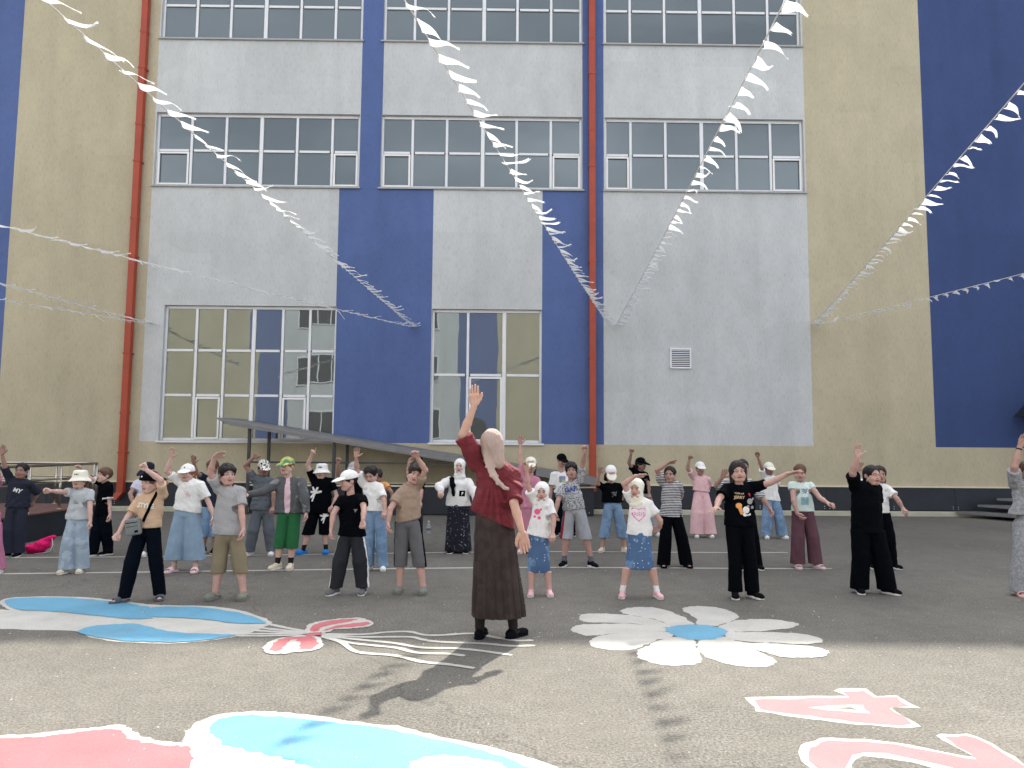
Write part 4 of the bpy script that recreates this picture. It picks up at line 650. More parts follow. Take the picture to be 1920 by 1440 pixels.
# ---- shoes: ankle line at the origin, toe towards -Y, sole on z=0
def shoe_templates():
    T = {}
    def sole(z, w=.038):
        v = Vol((-.06, -.16, -.012), (.06, .09, .05), .0035); v.cone((0, -.10, z/2), (0, .035, z/2), (w, w), (w*.82, w*.82), k=.03); v.cut((0, 0, 1), (0, 0, z)); v.cut((0, 0, -1), (0, 0, .001)); return v.mesh()
    v = Vol((-.06, -.16, 0), (.06, .10, .11), .0035); v.ell((0, -.085, .026), (.038, .062, .034), .02); v.ell((0, .02, .034), (.033, .048, .045), .02); v.cap((0, -.04, .048), (0, .02, .065), .024, .03, .02); v.cut((0, 0, -1), (0, 0, .016)); v.cut((0, .0, 1), (0, 0, .088)); v.noise(.001, (60, 60, 60), 1)
    T['sneaker'] = (v.mesh(), sole(.022))
    v = Vol((-.06, -.16, 0), (.06, .10, .10), .0035); v.ell((0, -.08, .03), (.046, .068, .042), .02); v.ell((0, .02, .026), (.036, .05, .03), .02); v.cap((-.036, .01, .03), (-.03, .055, .045), .006, .006, .003); v.cap((.036, .01, .03), (.03, .055, .045), .006, .006, .003); v.cap((-.03, .055, .045), (.03, .055, .045), .006, .006, .003); v.ell((0, .015, .06), (.028, .05, .034), .004, sub=True); v.cut((0, 0, -1), (0, 0, .014))
    for s in (-1, 0, 1):
        for q in (0, 1): v.ell((s*.018, -.10+q*.03, .072-.02*q*0), (.005, .005, .02), .001, sub=True)
    T['croc'] = (v.mesh(), sole(.018, .042))
    v = Vol((-.06, -.13, 0), (.06, .02, .09), .0035); v.cone((0, -.085, .022), (0, -.03, .030), (.044, .034), (.044, .042), k=.01); v.cone((0, -.12, .018), (0, .01, .026), (.036, .026), (.037, .034), k=.002, sub=True); v.cut((0, -1, 0), (0, -.095, 0)); v.cut((0, 1, 0), (0, -.035, 0)); v.cut((0, 0, -1), (0, 0, .012))
    T['slide'] = (v.mesh(), sole(.024, .041))
    v = Vol((-.06, -.16, 0), (.06, .10, .09), .0035); v.ell((0, -.085, .02), (.036, .062, .026), .02); v.ell((0, .02, .028), (.031, .046, .034), .02); v.ell((0, -.02, .07), (.022, .05, .026), .006, sub=True); v.cap((-.03, -.02, .05), (.03, -.02, .05), .006, .006, .003); v.cut((0, 0, -1), (0, 0, .008))
    T['flat_shoe'] = (v.mesh(), sole(.012))
    return T
SHOE = shoe_templates()
def place(T, M_, s, t): P_ = T[0]*s@np.array(M_).T+V3(t); return P_, T[1]
# ---- one person
def person(p):
    H = p['H']; ad = p['adult']; fat = p['fat']; L = (1 if not ad else 1.0); k_ = H/1.3; rs = .92 if ad else 1.0
    rt = thing('person', p['label'], 'person', (p['x'], p['y'], 0), 'children copying the exercise' if not ad else None)
    A, B = p['A'], p['B']; yaw = 0 if p['back'] else p['yaw']; hv = p['hip']; face = 1 if p['back'] else -1
    shx, shz = (A[0][0]+B[0][0])/2, (A[0][1]+B[0][1])/2; hw = abs(B[0][0]-A[0][0])/2; dy = hw*math.tan(R_(yaw))*.8
    side = (math.cos(R_(yaw)), math.sin(R_(yaw)))
    ins = .10*hw; sh = [V3((A[0][0]+ins, -dy, A[0][1]-.004*H)), V3((B[0][0]-ins, dy, B[0][1]-.004*H))]; chest = (sh[0]+sh[1])/2; hip = V3((hv[0], 0, hv[1]))
    up_l, fo_l, ha_l = (.172*H, .148*H, .108*H) if not ad else (.172*H, .145*H, .105*H)
    arms = []
    for i, a in enumerate((A, B)):
        S = sh[i]; E = V3((a[1][0], S[1], a[1][1])); d = np.linalg.norm(E-S)
        sg = -1 if not a[6] else 1
        if a[6] and p['back']: sg = -1
        if d < up_l: E[1] += sg*math.sqrt(up_l**2-d*d)*.75
        W = V3((a[2][0], E[1], a[2][1])); d = np.linalg.norm(W-E)
        if d < fo_l: W[1] += sg*math.sqrt(fo_l**2-d*d)*(.8 if not (a[6]) else .4)*(1 if a[4] != 'relax' or a[2][1] > a[1][1] or d < fo_l*.6 else .35)
        d3 = V3((a[3][0], W[1], a[3][1]))-W; d = np.linalg.norm(d3)
        if d < ha_l*.95 and a[4] not in ('fist',): d3[1] += sg*math.sqrt(max(0, ha_l**2*.9-d*d))*.8
        arms.append((S, E, W, d3/np.linalg.norm(d3), a[4]))
    hs = (.93*(.72+.28*H/1.25)) if not ad else .98
    HM = Rm(p['hyaw'], p['hpitch'], p['htilt']); topoff = (.108+(.014 if (p['hair'] and not p['cover']) else .016))*hs
    hc = V3((p['head'][0], chest[1]-.01, p['head'][1]-topoff)); hc = hc-HM@V3((0, .0, .03))*hs*0+V3((0, 0, .0))
    off = HM@V3((0, .012, .03))*hs; hc = V3((p['head'][0]-off[0], chest[1]-.015-off[1]*.3, p['head'][1]-topoff+.03*hs-off[2]+.0))
    neck_top = hc+HM@V3((0, .018, -.07))*hs; neck_base = chest+V3((0, .008, -.01*H)); neck_base[0] = chest[0]*.8+hc[0]*.2
    feet = []
    for i in (0, 1):
        fx, fy = p['feet'][i]; an = R_(p['fa'][i]); fd = V3((math.sin(an), -math.cos(an), 0)); o = V3((fx, fy+.0, 0))-fd*(-.045*k_); o[2] = 0; feet.append((o, fd, an))
    hj = [hip+V3((-side[0], -side[1]*1, 0))*.048*H*fat**.5, hip+V3((side[0], side[1], 0))*.048*H*fat**.5]
    legs = []
    for i in (0, 1):
        an = feet[i][0]+V3((0, 0, .058*H)); kn = (hj[i]+an)/2; kn[2] += .005*H; kn += V3((0, face*.015*H, 0)); legs.append((hj[i], kn, an))
    allp = np.array([q for a in arms for q in a[:3]]+[hc, hip]+[feet[0][0], feet[1][0]]); lo = allp.min(0)-V3((.2*H, .20*H, .0)); hi = allp.max(0)+V3((.2*H, .2*H, .12)); lo[2] = -.01
    # clothes
    t = p['top']; b = p['bot']; hem = t['hem']; hz = sum(hem)/2; seed = sum(map(ord, p['key'])); hcx = hv[0]
    VX = .0075 if not ad else .0068; v = Vol(lo, hi, VX); tw = max(t['hw'], .09*H); cw = max(.086*H*fat, hw*.98)
    if ad:
        v.cone(chest-V3((0, 0, .05)), V3((hcx, .0, hz+.12)), (cw*1.02, .125), (tw*1.02, .135), side, .03); v.cone(V3((hcx+.01, .0, hz+.15)), V3((hcx+.03, -.01, hz-.08)), (tw*1.02, .14), (tw*.88, .13), side, .03)
        v.cap(sh[0], sh[1], .062, .060, .03)
    else:
        v.cone(chest-V3((0, 0, .035*H)), V3((hcx, 0, hz-.03)), (cw, .066*H*fat), (tw, .078*H*max(1, fat*.95)), side, .02); [v.cap(chest+V3((0, 0, .006*H)), S_*.97+chest*.03-V3((0, 0, .004*H)), .043*H*fat**.4, (.040 if t['sl'] > .4 else .036)*H*fat**.4, .022) for S_ in sh]
    sl = t['sl']
    for i, (S, E, W, hd, ht) in enumerate(arms):
        f = fat**.6
        if sl >= 2:
            e2 = W-(W-E)*.06; v.cap(S, E, .047*H*f, .040*H*f, .016); v.cap(E, e2, .040*H*f, .031*H*f, .012)
        elif ad:
            d_ = E-S; q = S+d_*.92; v.cap(S, S+d_*.5, .064, .070, .02); v.cap(S+d_*.5, q, .070, .060, .02); [v.cap(q-d_*(.22-.09*j_), q-d_*(.20-.09*j_), .066, .066, .006) for j_ in range(3)]
        else:
            q = S+(E-S)*sl; rr = (.038 if sl < .4 else .043)*H*f; v.cap(S-V3((0, 0, .004*H)), q, .040*H*f, rr, .016)
    v.noise(.007*(1.5 if ad else 1)*k_, (24, 20, 22) if not ad else (17, 12, 14), seed); v.noise(.003*k_, (50, 44, 50), seed+1)
    if ad:      # gathers falling from the yoke
        X, Y, Z = v.ax[0][:, None, None], v.ax[1][None, :, None], v.ax[2][None, None, :]; yk = chest+V3((-.02, 0, .02)); an_ = np.arctan2(X-yk[0], yk[2]-Z); rr_ = np.sqrt((X-yk[0])**2+(yk[2]-Z)**2)
        v.D += (.0095*np.sin(an_*26+3*np.sin(an_*5))*np.clip((rr_-.10)*8, 0, 1)*np.clip((1.25-np.abs(an_))*3, 0, 1)*(Y < 0.02)*(Z < yk[2])).astype(np.float32)
    for i, (S, E, W, hd, ht) in enumerate(arms):      # open the sleeve ends with a clean cut across the arm
        if sl < 2:
            d_ = (E-S)/np.linalg.norm(E-S); q = S+(E-S)*(sl if not ad else .95); sl_, X, Y, Z = v.sl(q-.07*H, q+.07*H, 0)
            pl = (X-q[0])*d_[0]+(Y-q[1])*d_[1]+(Z-q[2])*d_[2]; rad = np.sqrt((X-q[0])**2+(Y-q[1])**2+(Z-q[2])**2)
            v.D[sl_] = np.where(rad < .068*H, np.maximum(v.D[sl_], pl), v.D[sl_])
    v.cap(neck_base+V3((0, -.004*H, .028*H)), neck_top, .040*H*rs, .040*H*rs, .006, sub=True)
    sp = (hem[1]-hem[0])/(2*t['hw']); v.cut((sp, 0, -1), (hcx, 0, hz))
    DT = v.D; Pt, Ft = v.mesh(); nm = {'jacket': 'jacket', 'sweat': 'sweatshirt'}.get(t['kind'], t.get('name', 't_shirt')); mi = None; mats = (t['mat'],)
    if t.get('trim'):
        c = Pt[Ft].mean(1); mi = np.zeros(len(Ft), int); mats += (t['trim'],)
        for (S, E, W, hd, ht) in arms:
            d_ = E-S; s_ = ((c-S)@d_)/(d_@d_); mi[(s_ > sl-.09) & (s_ < sl+.03) & (np.linalg.norm(c-(S+d_*sl), axis=1) < .075*H)] = 1
    if t['kind'] == 'jacket':
        c = Pt[Ft].mean(1); mi = np.zeros(len(Ft), int); mats += ('print_rose',); mi[(np.abs(c[:, 0]-(chest[0]+(hcx-chest[0])*(chest[2]-c[:, 2])/max(.1, chest[2]-hz))-.0) < .020*H+.012*np.sin(c[:, 2]*9)) & (c[:, 1] < -.03)] = 1
    top = to_mesh(nm, Pt, Ft, mi, mats, rt)
    TM = np.array(Rm(p['yaw'] if not p['back'] else 0, 0, 0)); lean = math.degrees(math.atan2(chest[0]-hip[0], chest[2]-hip[2]))
    for pr in t.get('prints', ()): decal(top, Pt, Ft, pr, chest*.62+V3((hcx, 0, hz))*.38+V3((pr[4][0], 0, pr[4][1])), Rm(p['yaw'], 0, lean+pr[5]), 'printed_motif' if pr[0] != 'pocket' else 'pocket')
    if t['kind'] == 'jacket':
        for s in (-1, 1): decal(top, Pt, Ft, ('rect', '', .06, 'slate', (0, 0), 0), chest*.8+hip*.2+V3((s*.075, 0, .0)), TM, 'pocket_flap', .35)
    # bottoms
    kd = b['kind']; bh = b['hem'][1]; bhw = b['hw']; v = Vol(lo, hi, VX)
    v.ell(hip+V3((0, 0, .01*H)), (.088*H*fat, .064*H*fat, .06*H), .02); v.cone(hip, V3((hcx*.6+chest[0]*.4, 0, hz+.12*H)), (.080*H*fat, .060*H*fat), (.076*H*fat, .055*H*fat), side, .02)
    if kd in ('long_skirt', 'skirt'):
        wz = max(hz+.05, hip[2]+.03*H); v.cone(V3((hcx, 0, wz)), V3((b['hem'][0], 0, bh-.03)), (min(tw*.9, .085*H*fat), .07*H*fat), (bhw, bhw*(.72 if kd == 'long_skirt' else .66)), (1, 0), .02, pleat=((17, .06) if ad else (9, .04)) if kd == 'long_skirt' else (3, .012))
        v.noise(.003, (30, 25, 5), seed)
    else:
        for i, (h0, kn, an) in enumerate(legs):
            d = feet[i][0]-h0; fr = (h0[2]-bh)/h0[2]; cx = h0+(an-h0)*min(1, (h0[2]-bh)/(h0[2]-an[2])); cx[2] = bh-.02
            if kd == 'culotte':
                mid = V3((hcx+(-1 if i == 0 else 1)*bhw*.5, 0, bh-.02)); v.cone(h0+V3((0, 0, .02)), mid, (.07*H, .06*H), (bhw*.56, bhw*.5), (1, 0), .01, pleat=(5, .05))
            elif kd in ('shorts', 'capri'): v.cone(h0, cx, (.056*H*fat, .058*H*fat), (bhw, bhw*.95), (1, 0), .008)
            elif kd == 'wide': v.cone(h0, kn+V3((0, 0, .0)), (.058*H*fat, .06*H*fat), (bhw*.93, bhw*.9), (1, 0), .008); v.cone(kn, cx, (bhw*.93, bhw*.9), (bhw*1.02, bhw*.95), (1, 0), .006)
            else: v.cone(h0, kn, (.056*H*fat, .058*H*fat), (bhw*1.02, bhw), (1, 0), .008); v.cone(kn, cx, (bhw*1.02, bhw), (bhw*.86, bhw*.86), (1, 0), .006)
        v.noise(.0035*k_, (26, 22, 14) if kd in ('wide', 'shorts', 'capri', 'culotte') else (20, 18, 34), seed+5)
    v.cut((0, 0, -1), (0, 0, bh)); v.cut((0, 0, 1), (0, 0, max(hem)+.03))
    DB = v.D; Pb, Fb = v.mesh(); mi = None; mats = (b['mat'],); c = Pb[Fb].mean(1)
    if b.get('stripe'):
        mi = np.zeros(len(Fb), int); mats += (b['stripe'],)
        for i, (h0, kn, an) in enumerate(legs):
            s_ = np.clip((h0[2]-c[:, 2])/(h0[2]-an[2]), 0, 1)[:, None]; ctr = h0+(an-h0)*s_; out = (c[:, 0]-ctr[:, 0])*(-1 if i == 0 else 1)
            wd = .022 if b['stripe'] != 'dark_red' else .04
            mi[(out > bhw*.66) & (np.abs(c[:, 1]-ctr[:, 1]+.018) < wd) & ((b['stripe'] != 'dark_red') | (i == 0))] = 1
    bn = {'long_skirt': 'skirt', 'skirt': 'skirt', 'shorts': 'shorts', 'culotte': 'culottes', 'capri': 'capri_trousers'}.get(kd, 'trousers')
    bot = to_mesh(b.get('name', bn), Pb, Fb, mi, mats, rt)
    if b.get('prints'): decal(bot, Pb, Fb, ('leaf', '', .16, 'print_white', (0, 0), 0), legs[1][0]*.6+legs[1][1]*.4+V3((.03, 0, 0)), np.eye(3), 'printed_motif')
    # body
    v = Vol(lo, hi, VX)
    v.cone(chest-V3((0, 0, .04*H)), hip, (.082*H*fat, .056*H*fat), (.082*H*fat, .06*H*fat), side, .02); v.cap(sh[0]*.8+chest*.2-V3((0, 0, .012*H)), sh[1]*.8+chest*.2-V3((0, 0, .012*H)), .027*H, .027*H, .02)
    v.cap(neck_base-V3((0, 0, .02*H)), neck_top, .036*H*rs, .030*H*rs, .018)
    for i, (h0, kn, an) in enumerate(legs):
        f = fat**.5; v.cap(h0, kn, .056*H*f, .037*H*f, .015); c1 = kn*.68+an*.32+V3((0, -face*.012*H, 0)); v.cap(kn, c1, .036*H*f, .036*H*f, .012); v.cap(c1, an, .036*H*f, .022*H*f, .012)
        o, fd, a_ = feet[i]; z = V3((0, 0, 1)); v.cap(an, o+z*.030*k_+fd*.0, .022*H, .024*k_, .012); v.cap(o+z*.030*k_-fd*.015*k_, o+fd*.085*k_+z*.022*k_, .022*k_, .018*k_, .012); v.cap(o+fd*.085*k_+z*.020*k_-V3((fd[1], -fd[0], 0))*.012*k_, o+fd*.098*k_+z*.018*k_+V3((fd[1], -fd[0], 0))*.012*k_, .014*k_, .014*k_, .008)
    # nothing of the trunk and thighs may poke through the clothes
    G_ = np.minimum(DT, DB)+.007; zz = v.ax[2]; sel = (zz > bh+.012) & (zz < chest[2]-.06*H); gs = G_[:, :, sel]
    v.D[:, :, sel] = np.maximum(v.D[:, :, sel], gs)
    for (S, E, W, hd, ht) in arms:
        f = fat**.6*rs; Ss = S*.9+chest*.1-V3((0, 0, .006*H)); v.cap(Ss, S*.5+E*.5, .026*H*f, .0255*H*f, .012); v.cap(S*.5+E*.5, E, .0255*H*f, .0228*H*f, .012); M_ = E*.62+W*.38; v.cap(E, M_, .0225*H*f, .0230*H*f, .008); v.cap(M_, W, .0230*H*f, .0152*H*f, .008); v.cap(W, W+hd*.012*H, .0152*H*f, .0145*H*f, .006)
    P0, F0 = v.mesh(); m0 = np.zeros(len(F0), int)
    if p['sock']:
        c = P0[F0].mean(1); m0[(c[:, 2] < (.105*H if not p['adult'] else .6*H)) & (c[:, 2] < .5*H)] = 5
    smile = p['key'] in ('black_boy', 'big_black_girl', 'black_bucket', 'black_tee_girl', 'beige_boy', 'navy_girl')
    T = HEADS[1 if smile else 0]; P1, F1 = place(T, HM, hs, hc); parts = [(P0, F0, m0), (P1, F1, T[2])]
    for i, (S, E, W, hd, ht) in enumerate(arms):
        raised = hd[2] > -.2
        if p['back']: n_ = V3((.15, 1, 0)) if i == 0 else V3((0, -1, 0)); mir = (i == 0)
        else:
            n_ = V3((0, -1, 0)) if raised else V3(((1 if i == 0 else -1)*1.0, -.25, 0)); mir = (i == 1)
            if ht in ('flat', 'relax') and raised: n_ = V3((.2, -.4, -1))
            if ht in ('fist', 'point'): n_ = V3((.3*(1 if i == 0 else -1), -1, -.1))
            if hd[1] < -.6: n_ = V3((0, -.2, -1))
        n_ = n_-hd*(n_@hd)
        if np.linalg.norm(n_) < .1: n_ = V3((1, 0, 0))-hd*hd[0]
        n_ /= np.linalg.norm(n_); y_ = -n_; x_ = np.cross(y_, hd); sc = H/1.3*(.98 if not ad else .95)
        if mir: x_ = -x_
        M_ = np.stack([x_, y_, hd], 1); Ph, Fh = HANDS[ht]; q = Ph*sc@M_.T+W; Fh = Fh[:, ::-1] if mir else Fh; parts.append((q, Fh, np.zeros(len(Fh), int)))
    P_, F, mi = cat(parts); hairm = p['hair'][1] if p['hair'] else 'hair_dark'
    to_mesh('body', P_, F, mi, (p['skin'], 'lips', 'eye_white', 'eye_dark', hairm, p['sock'] or 'black_sock'), rt)
    # hair and head covering
    if p['hair']:
        kind = p['hair'][0]; Ph, Fh = HAIR[kind]; q, f = place((Ph, Fh), HM, hs, hc)
        if p['cover']:
            Pq = Ph.copy(); up = np.clip((Pq[:, 2]-.02)/.02, 0, 1)[:, None]; ce = V3((0, .012, .03)); Pq = Pq*(1-up)+((Pq-ce)*.90+ce)*up; q, f = place((Pq, Fh), HM, hs, hc)
        to_mesh('hair', q, f, None, (hairm,), rt)
    cov = p['cover']
    if cov:
        if cov[0] in ('cap', 'cap_back'):
            M_ = HM@(Rm(180, 0, 0) if cov[0] == 'cap_back' else np.eye(3)); q, f = place(CAPT[0], M_, hs*1.02, hc+HM@V3((0, 0, -.006))); co = to_mesh('cap', q, f, None, (cov[1],), rt)
            q2, f = place(CAPT[1], M_, hs*1.02, hc+HM@V3((0, 0, -.006))); vm = {'love_cap': 'cream', 'yellow': ''}.get(p['key'], cov[1]); to_mesh('visor', q2, f, None, (vm,), co)
            if p.get('capprint'): decal(co, q, CAPT[0][1], ('text', p['capprint'], .085, 'print_red' if p['key'] == 'love_cap' else 'print_grey', (0, 0), 0), hc+M_@V3((0, -.09, .065))*hs, M_, 'cap_lettering')
            elif p['key'] in ('culotte_girl', 'beige_boy', 'black_cap_girl', 'white_cap_behind'): decal(co, q, CAPT[0][1], ('blob', '', .022, 'print_white' if cov[1] != 'white_cloth' else 'black', (0, 0), 0), hc+HM@V3((0, -.09, .07))*hs, HM, 'emblem')
        elif cov[0] == 'bucket':
            q, f = place(BUCK, HM, hs*1.0, hc); co = to_mesh('bucket_hat', q, f, None, (cov[1],), rt); decal(co, q, BUCK[1], ('rect', '', .05, 'black' if cov[1] == 'white_cloth' else 'print_grey', (0.02, 0), 0), hc+HM@V3((0, -.1, .07))*hs, HM, 'emblem', .35)
        elif cov[0] == 'hijab':
            q, f = place(HIJ, HM, hs, hc); zz = np.clip((hc[2]-.10*hs-q[:, 2])/(.12*hs), 0, 1)[:, None]; q2 = (HIJ[0]*hs)@np.array(Rm(p['yaw'], 0, 0)).T+hc; q2[:, 0] += (chest[0]-hc[0])*.5; q = q*(1-zz)+q2*zz; to_mesh('headscarf', q, f, None, (cov[1],), rt)
    # shoes
    st, sm = p['shoes']
    for i in (0, 1):
        o, fd, an = feet[i]; M_ = Rm(math.degrees(an), 0, 0); up, so = SHOE[st]; ks = k_*(1.0 if not ad else .98); q, f = place(up, M_, ks, o); s = to_mesh({'slide': 'slide_strap', 'croc': 'clog'}.get(st, 'shoe'), q, f, None, (sm,), rt)
        q, f = place(so, M_, ks, o); to_mesh('sole', q, f, None, ('sole_white' if sm in ('white_shoe', 'cream_shoe', 'black_shoe', 'grey_shoe', 'pink_shoe', 'slate_shoe') and st == 'sneaker' else sm,), s)
    return dict(root=rt, chest=chest, hip=hip, hc=hc, HM=HM, hs=hs, arms=arms, top=(Pt, Ft), hcx=hcx, hz=hz)
# ---- motifs printed on cloth: small cells or letters laid on the surface
_font = {}
def text_mesh(txt):
    if txt not in _font:
        cu = bpy.data.curves.new('lettering', 'FONT'); cu.body = txt; cu.align_x = 'CENTER'; cu.align_y = 'CENTER'; cu.size = 1; cu.offset = .035; cu.resolution_u = 2
        o = bpy.data.objects.new('lettering', cu); me = bpy.data.meshes.new_from_object(o); v = [tuple(q.co)[:2] for q in me.vertices]; f = [tuple(q.vertices) for q in me.polygons]
        bpy.data.objects.remove(o); bpy.data.curves.remove(cu); bpy.data.meshes.remove(me); x = [q[0] for q in v]; w = max(x)-min(x); _font[txt] = ([(a/w, c/w) for a, c in v], f)
    return _font[txt]
def decal(parent, P_, F, pr, ctr, M_, name, asp=1.0):
    kind, txt, size, mat, _, _ = pr; bvh = BVHTree.FromPolygons([tuple(q) for q in P_], [tuple(f) for f in F]); M_ = np.array(M_)
    X, N, Z = M_@V3((1, 0, 0)), M_@V3((0, -1, 0)), M_@V3((0, 0, 1))
    def proj(u, w, off=.0022 if kind != 'text' else .0055):
        o = V3(ctr)+X*u+Z*w+N*.35; r = bvh.ray_cast(Vector(o), Vector(-N), .7); return tuple(V3(r[0])+N*off) if r[0] is not None else None
    vs, fs = [], []
    if kind == 'text':
        v2, f2 = text_mesh(txt); pts = [proj(u*size, w*size) for u, w in v2]
        if any(q is None for q in pts): return
        vs, fs = pts, f2
    else:
        rn = random.Random(str(kind)+str(size)); c = .0045 if size < .2 else .006; n = int(size/c/2)+1; nz = int(size*asp/c/2)+1; tests = {}
        blobs = [(rn.uniform(-.3, .3), rn.uniform(-.42, .42), rn.uniform(.05, .16)) for _ in range(9)]
        lines = [[(rn.uniform(-.45, .45), rn.uniform(-.4, .4)) for _ in range(7)] for _ in range(2)]
        def dseg(u, w, a, b):
            dx, dz = b[0]-a[0], b[1]-a[1]; t = max(0, min(1, ((u-a[0])*dx+(w-a[1])*dz)/(dx*dx+dz*dz+1e-9))); return math.hypot(u-a[0]-t*dx, w-a[1]-t*dz)
        def heart(u, w, s): u, w = u/s, w/s+.1; return (u*u+w*w-.3)**3-u*u*w**3*1.6 < 0
        def inside(u, w):
            if kind == 'rect': return abs(u) < .5 and abs(w) < .5*asp and (math.sin(u*60)+math.sin(w*47+u*9) > -.9)
            if kind == 'pocket': return abs(u) < .5 and abs(w) < .5
            if kind == 'badge': return abs(u) < .5*(w+.5) and abs(w) < .5
            if kind == 'bars': return abs(u) < .4 and any(abs(w-q) < .05 for q in (-.12, .0, .12))
            if kind == 'blob': return math.hypot(u+.12, w-.15) < .27 or any(math.hypot(u-a, w-b) < r for a, b, r in blobs[:5]) and math.hypot(u, w) > .2
            if kind == 'heart': return heart(u, w, .85) and (not heart(u, w, .70) or (abs(w-.05) < .17 and math.sin(u*38)+math.sin(w*42+u*20) > .2))
            if kind == 'scrawl': return any(dseg(u, w, L_[i], L_[i+1]) < .022 for L_ in lines for i in range(6))
            if kind == 'leaf': return any(dseg(u, w, (0, .1), (.42*math.cos(a), .1+.42*math.sin(a))) < .075 for a in (0.3, 1.2, 2.1, 3.0, 4.0)) or dseg(u, w, (0, .1), (-.15, -.5)) < .05
            if kind == 'art': return math.hypot(u+.18, w+.05) < .15 or dseg(u, w, (-.2, 0), (-.05, -.4)) < .09
            if kind == 'studs': return math.hypot((u*9) % 1-.5, (w*8+(int(math.floor(u*9)) % 2)*.5) % 1-.5) < .17
        for i in range(-n, n):
            for j in range(-nz, nz):
                u, w = (i+.5)*c, (j+.5)*c
                if inside(u/size, w/size):
                    q = [proj(u+a*c/2*1.02, w+b*c/2*1.02) for a, b in ((-1, -1), (1, -1), (1, 1), (-1, 1))]
                    if all(q) and max(a[1] for a in q)-min(a[1] for a in q) < .03: o = len(vs); vs += q; fs.append((o, o+1, o+2, o+3))
    if not fs: return
    me = bpy.data.meshes.new(name); me.from_pydata(vs, [], fs); return link(name, me, (mat,), parent)
